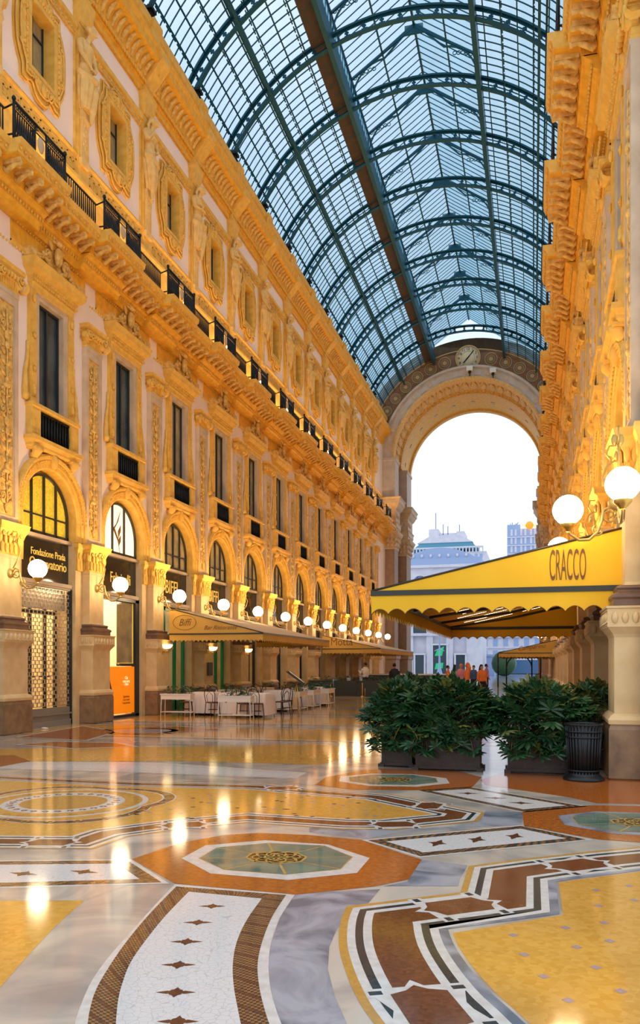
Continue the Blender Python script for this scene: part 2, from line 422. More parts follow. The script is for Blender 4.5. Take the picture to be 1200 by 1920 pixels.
# big band, lower right
bcurve = dens(Z4([(420, 900), (300, 790), (235, 697), (185, 625), (140, 530), (112, 440), (107, 375), (116, 315), (135, 270)]), 4)
bpath = bcurve + Z4([(548, 220), (578, 124), (760, 100), (1010, 72), (1300, 45), (1700, 10)])
fieldp = clipoff(offs(bpath, -.70), bpath, .70)
poly(fieldp + [Vector((3.2, 3.2)), Vector((1.2, 1.6)), Vector((-.6, 1.9))], 'f_yellow', L1)
band4(bpath, .26, L2, -1)
def knot(c, ang, s, z):                       # white star with brown heart that interrupts the band
    e = Vector((cos(ang), sin(ang))); f = Vector((-e.y, e.x)); P = lambda a, b: c + e * a * s + f * b * s
    st = []
    for k in range(12):
        a = pi * k / 6; r = (.30 if k % 2 == 0 else .20); st.append(P(r * cos(a), r * sin(a) * .8))
    for sg in (-1, 1):
        poly([P(sg * .14, -.23), P(sg * .23, -.23), P(sg * .23, .23), P(sg * .14, .23)][::sg], 'f_white', z)
        poly([P(sg * .165, .16), P(sg * .205, .16), P(sg * .205, .22), P(sg * .165, .22)][::sg], 'f_black', z + .0005)
        poly([P(sg * .165, -.22), P(sg * .205, -.22), P(sg * .205, -.16), P(sg * .165, -.16)][::sg], 'f_black', z + .0005)
    poly(st, 'f_white', z + .0004)
    poly([P(x, y) for x, y in ((-.24, 0), (-.19, .05), (-.16, .13), (.16, .13), (.19, .05), (.24, 0), (.19, -.05), (.16, -.13), (-.16, -.13), (-.19, -.05))], 'f_brown', z + .0008)
def segdir(a, b): d = b - a; return atan2(d.y, d.x)
a_, b2_ = Z4([(400, 275), (660, 262)]); knot(Z4([(545, 270)])[0], segdir(*Z4([(430, 280), (650, 252)])) , 1.15, L3)
knot(Z4([(975, 120)])[0], segdir(*Z4([(900, 128), (1040, 110)])), 1.15, L3)
knot(Z4([(440, 640)])[0], segdir(*Z4([(380, 560), (500, 720)])) , 1.15, L3)
for x, y in ((740, 375), (780, 445), (850, 525), (930, 348), (970, 418), (1040, 492), (940, 612), (1130, 578), (1070, 330), (1090, 396), (1180, 248), (1050, 268), (1040, 212), (1160, 196)):
    c = Z4([(x, y)])[0]; s = .035
    poly([c + Vector((s, 0)), c + Vector((0, s)), c + Vector((-s, 0)), c + Vector((0, -s))], 'f_mauve', L2)
# white mosaic panel with chequered border (foreground)
oL = dens(Z2([(635, 112), (560, 190), (480, 280), (400, 370), (335, 460), (290, 560), (268, 640), (255, 760), (250, 900)]))
oR = dens(Z2([(1070, 150), (1015, 235), (985, 320), (975, 400), (980, 480), (1000, 560), (1030, 640), (1090, 760), (1170, 900)]))
cLo = dens(Z2([(640, 121), (548, 215), (460, 320), (388, 425), (347, 500), (326, 570), (316, 640), (306, 760), (302, 900)]))
cLi = dens(Z2([(685, 140), (603, 225), (530, 315), (475, 395), (445, 470), (428, 540), (419, 640), (412, 760), (410, 900)]))
cRi = dens(Z2([(950, 165), (897, 240), (860, 320), (845, 400), (848, 480), (862, 560), (880, 640), (925, 760), (990, 900)]))
cRo = dens(Z2([(1038, 152), (988, 230), (952, 320), (935, 400), (940, 480), (958, 560), (985, 640), (1040, 760), (1115, 900)]))
poly(oL + oR[::-1], 'f_white', L1); poly(cLi + cRi[::-1], 'f_crazy', L2)
checks(cLo, cLi, 150, 8, L2); checks(cRi, cRo, 150, 8, L2)
checks([cLo[0], cRo[0]], Z2([(685, 140), (950, 165)]), 60, 5, L2)
for x, y, w in ((770, 193, 50), (718, 252, 54), (677, 322, 60), (648, 406, 65), (638, 506, 73), (645, 612, 78), (660, 735, 85)):
    c, d = Z2([(x, y), (x + w, y)]); cross(c, atan2((d - c).y, (d - c).x), (d - c).length, L3, w=.62)
# marble leaf between panel and lower left field; grey slabs
poly(dens(Z2([(475, 112), (300, 115), (0, 112), (-300, 112)]), 1) + Z2([(-300, 165), (0, 170), (305, 172)]), 'f_marble', L1)
gl_ = dens(Z2([(305, 172), (205, 262), (112, 360), (50, 430), (0, 490), (-60, 580), (-110, 700)]))
poly(gl_ + Z2([(-500, 700), (-500, 172)]), 'f_yellow', L1)
poly(Z2([(1070, 150), (1200, 140), (1380, 130), (1300, 225)]) + Z2([(1225, 270), (1195, 340), (1190, 420), (1215, 520), (1260, 620), (1320, 760)]) + Z2([(1090, 760), (1030, 640), (1000, 560), (980, 480), (975, 400), (985, 320), (1015, 235)]), 'f_marble_grey', L1)
poly(Z3([(408, 450), (575, 470), (545, 520), (540, 545), (270, 545), (355, 530)]), 'f_marble_grey', L2)
poly(Z3([(640, 270), (775, 277), (770, 326), (600, 330), (330, 350), (210, 372), (0, 350), (0, 330), (330, 345), (620, 318)]), 'f_marble_grey', L1)
# centre octagon with glass lights and gilt grille
def octo(outer, glass, centre, gold, orange, white='f_white', z=L2):
    poly(orange, 'f_orange', z); poly(outer, white, z + .001); poly(offs(glass, -.012, True), 'f_gold', z + .002)
    n = len(glass)
    for i in range(n):
        a, b = glass[i], glass[(i + 1) % n]; c, d = gold[(i + 1) % n], gold[i]
        e1 = (b - a).normalized() * .012; poly([a + e1, b - e1, c - e1, d + e1], 'f_glass', z + .003)
    poly(gold, 'f_hole', z + .003)
    strip(gold, -.012, .012, 'f_gold', z + .004, True)
    R = sum((p - centre).length for p in gold) / n
    for k in range(8):
        a = k * pi / 4 + .3
        strip([centre + Vector((cos(a + u * 1.5), sin(a + u * 1.5))) * R * .93 * u for u in [j / 8 for j in range(1, 9)]], -.008, .008, 'f_gold', z + .004)
        strip([centre + Vector((cos(a - u * 1.5), sin(a - u * 1.5))) * R * .93 * u for u in [j / 8 for j in range(1, 9)]], -.008, .008, 'f_gold', z + .005)
        strip([centre + Vector((cos(a), sin(a))) * R * .6 + Vector((cos(v), sin(v))) * R * .24 for v in [j * pi / 5 for j in range(10)]], -.007, .007, 'f_gold', z + .006, True)
oct_o = OC([(62, 150), (195, 77), (530, 48), (885, 72), (1120, 148), (1048, 232), (662, 272), (225, 235)][::-1])
oct_g = OC([(165, 150), (262, 90), (550, 65), (862, 80), (1018, 142), (950, 210), (645, 240), (305, 213)][::-1])
cen = sum(oct_g, Vector((0, 0))) / 8
oct_c = [cen + (p - cen) * .40 for p in oct_g]
ORP = [G(*p) for p in ((247, 1611), (338, 1581), (420, 1566), (486, 1562), (580, 1566), (676, 1575), (791, 1612), (766, 1649), (705, 1662), (554, 1678), (328, 1657))]
octo(oct_o, oct_g, cen, oct_c, ORP)
def mini_oct(px, py, k, orange, rot=0., white='f_white'):
    c = G(px, py); f = lambda s: [c + Matrix.Rotation(rot, 2) @ ((p - cen) * s * k) for p in oct_o]
    octo(f(1), [c + Matrix.Rotation(rot, 2) @ ((p - cen) * k) for p in oct_g], c, [c + Matrix.Rotation(rot, 2) @ ((p - cen) * k) for p in oct_c], orange, white)
mini_oct(737, 1462, 1.0, Z3([(20, 178), (60, 150), (170, 128), (260, 118), (540, 127), (625, 150), (590, 187), (480, 199), (380, 197), (150, 195)]), .2)
mini_oct(1195, 1543, 1.0, Z3([(780, 328), (772, 277), (850, 262), (1030, 252), (1200, 255), (1500, 270), (1560, 330), (1400, 400), (1050, 376)]), .1, 'f_marble_grey')
poly(Z3([(700, 132), (1000, 145), (1500, 175), (1500, 230), (1200, 248), (1040, 244), (940, 222), (640, 178), (620, 160)]), 'f_orange', L1)
# white panels with dark border
def wpanel(o, crosses, nl=40, inset=.085, n2=4, curved=False):
    poly(o, 'f_white', L2); a = offs(o, inset * .45, True); b = offs(o, inset * 1.75, True); n = len(o)
    poly(b, 'f_crazy', L3)
    for i in range(n):
        k = max(4, int((a[(i + 1) % n] - a[i]).length / .045)); checks([a[i], a[(i + 1) % n]], [b[i], b[(i + 1) % n]], k, n2, L3)
    for c, an, s in crosses: cross(c, an, s, L4, w=.62)
def ccw(P):
    A = sum(P[i].x * P[(i + 1) % len(P)].y - P[(i + 1) % len(P)].x * P[i].y for i in range(len(P))); return P if A > 0 else P[::-1]
pC = ccw(Z3([(190, 378), (770, 324), (1030, 378), (400, 442)])); aC = segdir(*Z3([(400, 440), (1045, 378)]))
wpanel(pC, [(p, aC + pi / 4, .15) for p in Z3([(465, 390), (608, 377), (745, 365)])])
pD = ccw(Z3([(380, 198), (585, 185), (1010, 256), (775, 278)])); aD = segdir(*Z3([(380, 198), (775, 278)]))
wpanel(pD, [(p, aD + pi / 4, .15) for p in Z3([(575, 209), (675, 226), (768, 244)])])
pE = ccw(Z1([(475, 487), (615, 575), (0, 592), (-700, 612), (-700, 500), (0, 491)]))
wpanel(pE, [(p, 0, .13) for p in Z1([(305, 533), (85, 540), (-140, 547)])])
# band round the back-centre field and the left field
def field(outer, w, m='f_yellow', sc=1.2, knots=()):
    outer = ccw(outer); d = .0
    lay = [('f_ochre', .04), ('f_white', .05), ('f_black', .045), ('f_white', .05), ('f_brown', w), ('f_white', .05), ('f_black', .045), ('f_white', .05)]
    tot = sum(l[1] for l in lay) * sc
    poly(offs(outer, tot * .98, True), m, L1)
    for mm, ww in lay: strip(outer, d, d + ww * sc, mm, L2, True); d += ww * sc
FH = [G(*p) for p in ((-250, 1588), (-100, 1590), (0, 1591), (175, 1592), (240, 1569), (362, 1552), (462, 1543), (640, 1555), (740, 1556), (895, 1540), (910, 1524), (802, 1503), (730, 1489), (585, 1478), (505, 1470), (395, 1467), (280, 1465), (140, 1459), (0, 1452), (-250, 1446))]
field(FH, .20, sc=1.0)
for px, py, ang in ((740, 1546, .1), (805, 1511, 1.2), (530, 1478, .2), (345, 1547, .2), (95, 1580, 0.)): knot(G(px, py), TH + ang, 1.0, L3)
rnd = random.Random(3)
for _ in range(60):
    c = G(rnd.uniform(250, 720), rnd.uniform(1488, 1535)); s = .035
    poly([c + Vector((s, 0)), c + Vector((0, s)), c + Vector((-s, 0)), c + Vector((0, -s))], 'f_black' if rnd.random() < .5 else 'f_mauve', L2)
# round emblem on the left: lobed rings only
ec = G(120, 1505); ER = (G(300, 1505) - G(120, 1505)).length
ring_ = lambda R, lob, n=96: [ec + Vector((cos(2 * pi * k / n), sin(2 * pi * k / n))) * R * (1 + lob * abs(sin(2 * (2 * pi * k / n)))) for k in range(n)]
for R, m, z in ((ER, 'f_white', L2), (ER * .985, 'f_brown', L2 + .0004), (ER * .89, 'f_white', L3), (ER * .87, 'f_yellow', L3 + .0004)): poly(ring_(R, .18), m, z)
for R, m, z in ((ER * .86, 'f_white', L4), (ER * .80, 'f_yellow', L4 + .0004), (ER * .62, 'f_white', L5), (ER * .44, 'f_ochre', L5 + .0004)): poly(ring_(R, 0), m, z)
for k in range(28):
    a = 2 * pi * k / 28
    for r, s in ((.97, .05), (.74, .045), (.53, .035)):
        c = ec + Vector((cos(a), sin(a))) * ER * r * (1 + (.0 if r < .9 else .12 * abs(sin(2 * a))))
        strip([c + Vector((cos(v), sin(v))) * s * ER * (1 - .07 * j) for j, v in enumerate([a + q * .7 for q in range(9)])], -.012, .012, 'f_ochre' if r > .6 else 'f_brown', L6)
# transverse stripes and repeating panels further down the nave
def tstrip(y0, y1, m, z=L1, x0=-12.2, x1=XR - .2): poly([Vector((x0, y0)), Vector((x1, y0)), Vector((x1, y1)), Vector((x0, y1))], m, z)
for k in range(13):
    yb = 16.6 + 4.6 * k
    tstrip(yb, yb + 3.4, 'f_yellow', L1); tstrip(yb + .12, yb + .2, 'f_black', L2); tstrip(yb + .2, yb + .34, 'f_white', L2)
    tstrip(yb + 3.1, yb + 3.18, 'f_black', L2); tstrip(yb + 3.18, yb + 3.3, 'f_white', L2)
    tstrip(yb + 3.5, yb + 3.58, 'f_brown', L2); tstrip(yb + 4.3, yb + 4.4, 'f_brown', L2)
    for j in range(9):
        c = Vector((-11.4 + 1.5 * j, yb + 3.95)); cross(c, 0, .14, L3)
    for X in (-9.4, -1.6):
        if k % 2 == 0:
            pts = [Vector((X + 1.2 * cos(v), yb + 1.65 + 1.1 * sin(v))) for v in [j * pi / 12 for j in range(24)]]
            poly(pts, 'f_orange', L3); poly([Vector((X, yb + 1.65)) + (p - Vector((X, yb + 1.65))) * .7 for p in pts], 'f_marble', L4)
            poly([Vector((X, yb + 1.65)) + (p - Vector((X, yb + 1.65))) * .55 for p in pts], 'f_marble_grey', L5)
for q in (((37, 1382), (155, 1362), (215, 1372), (160, 1388)), ((40, 1396), (100, 1391), (215, 1393), (250, 1400), (140, 1403)), ((255, 1368), (330, 1362), (420, 1368), (330, 1376))):
    q = ccw([G(*p_) for p_ in q]); poly(offs(q, -.10, True), 'f_white', L3); poly(q, 'f_orange', L4)
poly([G(*p_) for p_ in ((-300, 1409), (600, 1396), (700, 1408), (600, 1434), (330, 1427), (-300, 1430))], 'f_yellow', L2)  # yellow laid over the marble to imitate the gold facade's reflection
poly([G(*p) for p in ((-40, 1418), (25, 1416), (58, 1427), (0, 1438), (-60, 1440))], 'f_orange', L3)
poly([G(*p) for p in ((60, 1428), (300, 1430), (575, 1449), (555, 1460), (240, 1448), (-40, 1440))], 'f_white', L2)
poly([G(*p) for p in ((140, 1433), (300, 1436), (540, 1451), (520, 1457), (240, 1443), (20, 1437))], 'f_crazy', L3)
floor = F.build('floor', FM, recalc=False); tag(floor, kind='structure')
# ------------------------------------------------------------------ side walls (structure)
GH = 1.22; GZ = 5.6; AR = 1.22
def arch_pts(r, zc, n=20): return [(r * cos(pi - pi * i / n), zc + r * sin(pi - pi * i / n)) for i in range(n + 1)]
def build_wall(name, k0, k1):
    w = MB(); hb = B / 2
    for k in range(k0, k1 + 1):
        y = yk(k)
        w.box(-.6, 0, y - (hb - GH), y + (hb - GH), 0, GZ, 1)
    for k in range(k0, k1):
        yc = yk(k) + hb
        A = arch_pts(AR, GZ); top = 8.3
        for i in range(len(A) - 1):                                # spandrel above the arch
            a, b = A[i], A[i + 1]
            w.hexa([(-.6, yc + a[0], a[1]), (0, yc + a[0], a[1]), (0, yc + b[0], b[1]), (-.6, yc + b[0], b[1]),
                    (-.6, yc + a[0], top), (0, yc + a[0], top), (0, yc + b[0], top), (-.6, yc + b[0], top)], 0)
        w.box(-.6, 0, yc - hb, yc - AR, GZ, top, 0); w.box(-.6, 0, yc + AR, yc + hb, GZ, top, 0)
        w.box(-.6, 0, yc - hb, yc - .68, 8.3, 11.25, 0); w.box(-.6, 0, yc + .68, yc + hb, 8.3, 11.25, 0)
        w.box(-.6, 0, yc - hb, yc + hb, 11.25, 13.6, 0)
        # upper storey with rectangular window hole
        w.box(-.85, -.25, yc - hb, yc + hb, 13.6, 17.05, 0); w.box(-.85, -.25, yc - hb, yc + hb, 18.95, 22.8, 0)
        w.box(-.85, -.25, yc - hb, yc - .75, 17.05, 18.95, 0); w.box(-.85, -.25, yc + .45, yc + hb, 17.05, 18.95, 0)
    ya, yb = yk(k0) - .6, yk(k1) + .5
    w.box(-.6, 0, ya, yk(k0), 0, 13.6, 0); w.box(-.6, 0, yk(k1), YARCH - .4, 0, 13.6, 0); w.box(-.85, -.25, ya, yk(k0), 13.6, 22.8, 0); w.box(-.85, -.25, yk(k1), YARCH - .4, 13.6, 22.8, 0)
    # shop volume behind
    w.box(-4.2, -4.0, ya, YARCH, 0, 5.2, 2); w.box(-4.0, -.6, ya, YARCH, 5.05, 5.2, 2)
    for k in range(k0, k1 + 1): w.box(-4.0, -.55, yk(k) - .3, yk(k) + .3, 0, 5.1, 2)
    w.box(-4.2, -.6, ya, YARCH, -.1, .02, 2)
    w.box(-1.3, -1.2, ya, YARCH - .4, 5.2, 22.8, 2)
    return w
wl = build_wall('wall_left', -1, K1); o = wl.build('wall_left', ['pink_plaster', 'stone_pale', 'shop_cream'], loc=(XL, 0, 0)); tag(o, kind='structure')
wr = build_wall('wall_right', -1, K1)
wr.v = [(-x, y, z) for x, y, z in wr.v]
o = wr.build('wall_right', ['pink_plaster', 'stone_pale', 'shop_cream'], loc=(XR, 0, 0)); tag(o, kind='structure')

# ---- main cornice and attic cornice as running trim
def cornice(k0, k1):
    c = MB(); hb = B / 2
    def run(prof, ya, yb, mi): c.prism_y(prof, ya, yb, mi)
    for k in range(k0, k1 + 1):
        y = yk(k); yb = min(y + hb, YARCH - .3) if k == k1 else y + hb
        for (a, b, e) in ((y - 1.02, y + 1.02, .27), (y + 1.02, y + hb * 2 - 1.02, 0.)):
            if k == k1 and e == 0: b = YARCH - .2
            run([(0, 12.62), (.16 + e * .6, 12.62), (.19 + e * .6, 12.72), (.24 + e * .7, 12.76), (.26 + e * .7, 12.9), (.34 + e * .8, 12.96), (.34 + e, 13.02), (.0, 13.02)], a, b, 0)
            run([(0, 13.0), (.36 + e, 13.0), (.40 + e, 13.2), (.86 + e, 13.24), (.86 + e, 13.27), (0, 13.27)], a, b, 0)
            run([(0, 13.27), (.88 + e, 13.27), (.90 + e, 13.40), (.96 + e, 13.43), (.99 + e, 13.57), (0, 13.57)], a, b, 1)
            n = 5; L = (b - a)
            for j in range(n):                                     # scrolled modillions with rosettes between
                ym = a + L * (j + .5) / n
                c.tube([(.38 + e, ym, 13.08), (.46 + e, ym, 12.98), (.58 + e, ym, 13.06), (.72 + e, ym, 13.13), (.84 + e, ym, 13.10), (.85 + e, ym, 13.17)], [.05, .06, .055, .05, .05, .03], 6, 2, sq=1.1); c.box(.40 + e, .84 + e, ym - .055, ym + .055, 13.12, 13.25, 2)
                if j < n - 1: c.ell((.62 + e, ym + L / n / 2, 13.2), .08, .08, .05, 7, 4, 2)
            nd = int(L / .11)
            for j in range(nd): c.ell((.275 + e * .7, a + L * (j + .5) / nd, 12.83), .03, .036, .05, 5, 4, 1)
            nd = int(L / .16)
            for j in range(nd): c.ell((.925 + e, a + L * (j + .5) / nd, 13.36), .02, .05, .035, 5, 4, 1)
        c.box(0, .035, y + .3, (y + B - .3) if k < k1 else YARCH - .5, 12.08, 12.66, 0); c.prism_y([(0, 12.0), (.05, 12.0), (.08, 12.06), (.08, 12.10), (.03, 12.12), (0, 12.12)], y + .3, (y + B - .3) if k < k1 else YARCH - .5, 3)
        for j in range(28): c.ell((.06, y + .5 + .108 * j, 12.62), .04, .035, .04, 5, 4, 3)
        # architrave and frieze block over each pilaster
        ring_stack(c, [(0, 11.31), (0, 11.47), (.03, 11.47), (.03, 11.66), (.07, 11.72), (.12, 11.78), (.12, 11.86), (.16, 11.93), (-.02, 11.95), (-.02, 12.5), (.03, 12.55), (.05, 12.66)], .17, .44, 0, 3)
        for j in range(8): c.ell((.265, y - .42 + .12 * j, 11.8), .03, .04, .04, 5, 4, 3)
    return c
ccL = cornice(-1, K1)
o = ccL.build('trim_1', ['gold_cornice', 'ochre', 'ochre_relief', 'ochre'], loc=(XL, 0, 0)); tag(o, kind='structure')
ccR = MB(); ccR.v = [(-x, y, z) for x, y, z in ccL.v]; ccR.f, ccR.m, ccR.s = ccL.f, ccL.m, ccL.s
o = ccR.build('trim_2', ['gold_cornice', 'ochre', 'ochre_relief', 'ochre'], loc=(XR, 0, 0)); tag(o, kind='structure')

def attic(k0, k1):
    c = MB(); hb = B / 2
    c.prism_y([(-.1, 13.57), (.12, 13.57), (.12, 14.2), (.05, 14.3), (.05, 15.35), (.12, 15.4), (.12, 15.5), (-.04, 15.55), (-.04, 16.15), (.02, 16.2), (-.1, 16.24)], yk(k0) - .6, YARCH, 0)
    yy = yk(k0)
    while yy < yk(k1) + 1:                                        # key pattern on the base band
        for dy0, dy1, z0, z1 in ((0, .34, 16.02, 16.06), (0, .04, 15.68, 16.06), (.10, .34, 15.68, 15.72), (.30, .34, 15.68, 15.94), (.14, .34, 15.90, 15.94), (.14, .18, 15.78, 15.94)):
            c.box(-.05, -.022, yy + dy0, yy + dy1, z0, z1, 0)
        yy += .42
    for k in range(k0, k1 + 1):
        y = yk(k)
        c.box(-.1, .03, y - .27, y + .27, 14.2, 20.85, 0); c.box(-.1, -.03, y - .36, y + .36, 13.9, 20.85, 0)
        c.box(-.1, .24, y - .55, y + .55, 13.57, 14.3, 0)
        if k < k1:
            a, b = y + .36, y + B - .36
            c.prism_y([(-.1, 19.55), (-.02, 19.55), (-.02, 19.72), (.05, 19.76), (.05, 19.9), (-.1, 19.92)], a, b, 0)
            n = 22
            for j in range(n): c.ell((-.01, a + (b - a) * (j + .5) / n, 19.64), .03, .055, .05, 5, 4, 1)
            for z in (16.5, 19.4, 20.0, 20.7):
                pass
            c.box(-.1, -.06, a + .12, b - .12, 16.30, 16.34, 0)
    # crowning cornice: rope, cavetto with leaves, fascia, parapet
    c.prism_y([(-.1, 20.7), (.0, 20.7), (.0, 20.9), (.06, 20.92), (.06, 21.0), (.10, 21.0)] + [(.12 + .42 * (1 - cos(t)), 21.05 + .55 * sin(t)) for t in [i * pi / 14 for i in range(8)]] + [(.60, 21.62), (.60, 21.9), (.64, 21.95), (.66, 22.06), (.42, 22.1), (.42, 22.2), (-.1, 22.2)], yk(k0) - .6, YARCH - .1, 2)
    c.prism_y([(-.1, 22.1), (.30, 22.1), (.30, 22.3), (.24, 22.35), (.24, 22.8), (.30, 22.85), (.34, 23.0), (.34, 23.1), (-1.7, 23.1), (-1.7, 22.9), (-.1, 22.9)], yk(k0) - .6, YARCH - .1, 0)
    L = yk(k1) + 1.5 - yk(k0); n = int(L / .14)
    for j in range(n):
        yj = yk(k0) + L * j / n
        c.tube([(.08, yj - .04, 21.10), (.12, yj, 21.04), (.10, yj + .05, 20.97)], .035, 4, 0)
    n = int(L / .30)
    for j in range(n):
        yj = yk(k0) + L * j / n; c.tube([(.12, yj, 21.12), (.17, yj, 21.3), (.30, yj, 21.46), (.46, yj, 21.56)], [.06, .085, .09, .04], 5, 1)
    n = int(L / .22)
    for j in range(n):
        yj = yk(k0) + L * j / n; c.ell((.27, yj, 22.55), .02, .07, .1, 5, 4, 0)
    for k in range(k0, k1 + 1):
        y = yk(k)
        c.prism_y([(0, 20.7), (.09, 20.7), (.09, 20.92), (.14, 20.95), (.14, 21.05), (.2, 21.1), (.66, 21.64), (.72, 21.68), (.72, 22.0), (.4, 22.1), (.4, 22.3), (.34, 22.35), (.34, 22.82), (.44, 22.98), (.44, 23.12), (0, 23.12)], y - .30, y + .30, 0)
        c.tube([(.2, y - .25, 21.3), (.42, y, 21.42), (.2, y + .25, 21.3)], .07, 5, 1)
    return c
at = attic(-1, K1); at.v = [(x - .15, y - .12, z) for x, y, z in at.v]
o = at.build('trim_3', ['ochre', 'ochre_relief', 'gold_cornice'], loc=(XL, 0, 0)); tag(o, kind='structure')
a2 = MB(); a2.v = [(-x, y, z) for x, y, z in at.v]; a2.f, a2.m, a2.s = at.f, at.m, at.s
o = a2.build('trim_4', ['ochre', 'ochre_relief', 'gold_cornice'], loc=(XR, 0, 0)); tag(o, kind='structure')

# ------------------------------------------------------------------ glass vault (structure) and its ribs
YV0 = yk(-1) - 2.5; YV1 = YARCH
def arcp(R, a, y): return (VX + R * sin(a), y, VZ + R * cos(a))
A0 = math.asin(8.1 / VG); A1 = math.asin(2.93 / VG); EZ = 28.95; RZ = 31.0; LW = 2.93
g = MB(); n = 14
for sgn in (-1, 1):
    ang = [A0 + (A1 - A0) * i / n for i in range(n + 1)]
    vs = [arcp(VG, sgn * a, y) for a in ang for y in (YV0, YV1)]
    g.add(vs, [(2 * i, 2 * i + 1, 2 * i + 3, 2 * i + 2) for i in range(n)], 0)
    x0 = VX + sgn * LW; zt = VZ + VG * cos(A1)
    g.add([(x0, YV0, zt), (x0, YV1, zt), (x0, YV1, EZ), (x0, YV0, EZ)], [(0, 1, 2, 3)], 0)
    g.add([(x0, YV0, EZ), (x0, YV1, EZ), (VX, YV1, RZ), (VX, YV0, RZ)], [(0, 1, 2, 3)], 0)
g.add([(VX - LW, YV1, zt), (VX + LW, YV1, zt), (VX + LW, YV1, EZ), (VX, YV1, RZ), (VX - LW, YV1, EZ)], [(0, 1, 2, 3, 4)], 0)
ceil = g.build('ceiling', ['roof_glass'], recalc=False); tag(ceil, kind='structure')
b = MB(); PAN = B / 9
ny = int((YV1 - YV0) / PAN)
for j in range(ny + 1):
    y = yk(-1) - 2 * PAN * 3 + j * PAN
    if y > YV1: break
    for sgn in (-1, 1):
        b.tube([arcp(VG - .03, sgn * (A0 + (A1 - A0) * i / 16), y) for i in range(17)], .026, 4, 0, sm=False)
        x0 = VX + sgn * LW; b.tube([(x0, y, VZ + VG * cos(A1)), (x0, y, EZ), (VX, y, RZ)], .024, 4, 0, sm=False)
b.build('glazing_bars', ['teal_iron'], ceil)
b = MB()
for sgn in (-1, 1):
    for i in range(0, 10):
        a = A0 + (A1 - A0) * i / 9.6
        p0 = arcp(VG - .08, sgn * a, YV0); p1 = arcp(VG - .08, sgn * a, YV1)
        b.tube([p0, p1], .036 if i else .09, 4, 0, sm=False)
        # short dashes of the walkway rail beside the purlins
        if i in (2, 4, 6, 8):
            y = YV0
            while y < YV1:
                q0 = arcp(VG - .16, sgn * (a + .012), y); q1 = arcp(VG - .16, sgn * (a + .012), y + .3); b.tube([q0, q1], .03, 4, 0, sm=False); y += PAN
    aM = math.asin(5.5 / VR)
    for dr, r in ((0, .075), (.42, .06)):
        b.tube([arcp(VR + dr, sgn * aM, YV0), arcp(VR + dr, sgn * aM, YV1)], r, 4, 0, sm=False)
    x0 = VX + sgn * LW
    b.box(x0 - .10, x0 + .10, YV0, YV1, 27.35, 28.1, 0)
    b.tube([(x0, YV0, EZ), (x0, YV1, EZ)], .07, 4, 0, sm=False)
    xm = VX + sgn * LW / 2; b.tube([(xm, YV0, (EZ + RZ) / 2 - .05), (xm, YV1, (EZ + RZ) / 2 - .05)], .05, 4, 0, sm=False)
b.tube([(VX, YV0, RZ - .06), (VX, YV1, RZ - .06)], .07, 4, 0, sm=False)
b.build('purlins', ['teal_iron'], ceil)
b = MB(); ax = math.asin((LW + .12) / VG); ay = math.asin((LW + .85) / VG)
b.hexa([arcp(VG - .15, -ay, YV0), arcp(VG - .15, -ax, YV0), arcp(VG - .15, -ax, YV1), arcp(VG - .15, -ay, YV1),
        arcp(VG - .08, -ay, YV0), arcp(VG - .08, -ax, YV0), arcp(VG - .08, -ax, YV1), arcp(VG - .08, -ay, YV1)], 0)
b.build('walkway', ['rust_deck'], ceil)

rib = empty('roof_rib')
m = MB(); AF = math.asin(7.25 / VR); N = 44
def arcbox(R0, R1, hw, a0, a1, n, mb):
    vs = []
    for i in range(n + 1):
        a = a0 + (a1 - a0) * i / n
        for R in (R0, R1):
            for y in (-hw, hw): vs.append((R * sin(a), y, VZ + R * cos(a)))
    fs = []
    for i in range(n):
        o = i * 4
        fs += [(o, o + 1, o + 5, o + 4), (o + 2, o + 6, o + 7, o + 3), (o, o + 4, o + 6, o + 2), (o + 1, o + 3, o + 7, o + 5)]
    fs += [(0, 2, 3, 1), (n * 4, n * 4 + 1, n * 4 + 3, n * 4 + 2)]
    mb.add(vs, fs, 0)
arcbox(VR - .03, VR + .03, .10, -AF, AF, N, m); arcbox(VR + .40, VR + .48, .10, -AF, AF, N, m)
arcbox(VR + .03, VR + .10, .02, -AF, AF, N, m); arcbox(VR + .32, VR + .40, .02, -AF, AF, N, m)
for i in range(25):                                              # cast lobed web pieces
    a = -AF + 2 * AF * i / 24
    for wdt, r0, r1 in ((.05, .0, .45), (.13, .0, .13), (.13, .32, .45), (.09, .2, .26)):
        da = wdt / VR
        m.hexa([((VR + r) * sin(a + s * da), y, VZ + (VR + r) * cos(a + s * da)) for r in (r0, r1) for s, y in ((-1, -.02), (1, -.02), (1, .02), (-1, .02))], 0)
m.build('arched_truss', ['teal_iron'], rib)
for s in (-1, 1):
    m = MB(); x = s * 7.3
    m.box(x - .22, x + .22, -.17, .17, 23.1, 23.35); m.box(x - .16, x + .16, -.12, .12, 23.35, 23.7); m.box(x - .24, x + .24, -.19, .19, 23.68, 23.78)
    for j in range(4): m.ell((x - s * .02 , -.14 + .09 * j, 23.52), .2, .04, .12, 6, 4)
    m.build('foot_bracket', ['iron'], rib)
m = MB()
for s in (-1, 1):
    m.tube([(s * LW, 0, 27.6), (s * LW, 0, EZ), (0, 0, RZ - .15)], .07, 4, 0, sm=False)
    m.tube([(s * LW * .98, 0, 27.9)] + [(s * (LW * .98 - 1.5 * (1 - cos(t))), 0, 27.9 + 1.75 * sin(t)) for t in [i * pi / 16 for i in range(1, 9)]] + [(s * .5, 0, RZ - .5), (0, 0, RZ - .35)], .045, 4, 0, sm=False)
    for j in range(6):
        cxp = s * (LW - .18 - .18 * j); zz = 29.0 + .10 * j - .03 * j * j * .3
        m.tube([(cxp + .085 * cos(v), 0, zz + .085 * sin(v)) for v in [q * pi / 4 for q in range(8)]], .02, 4, 0, closed=True, sm=False)
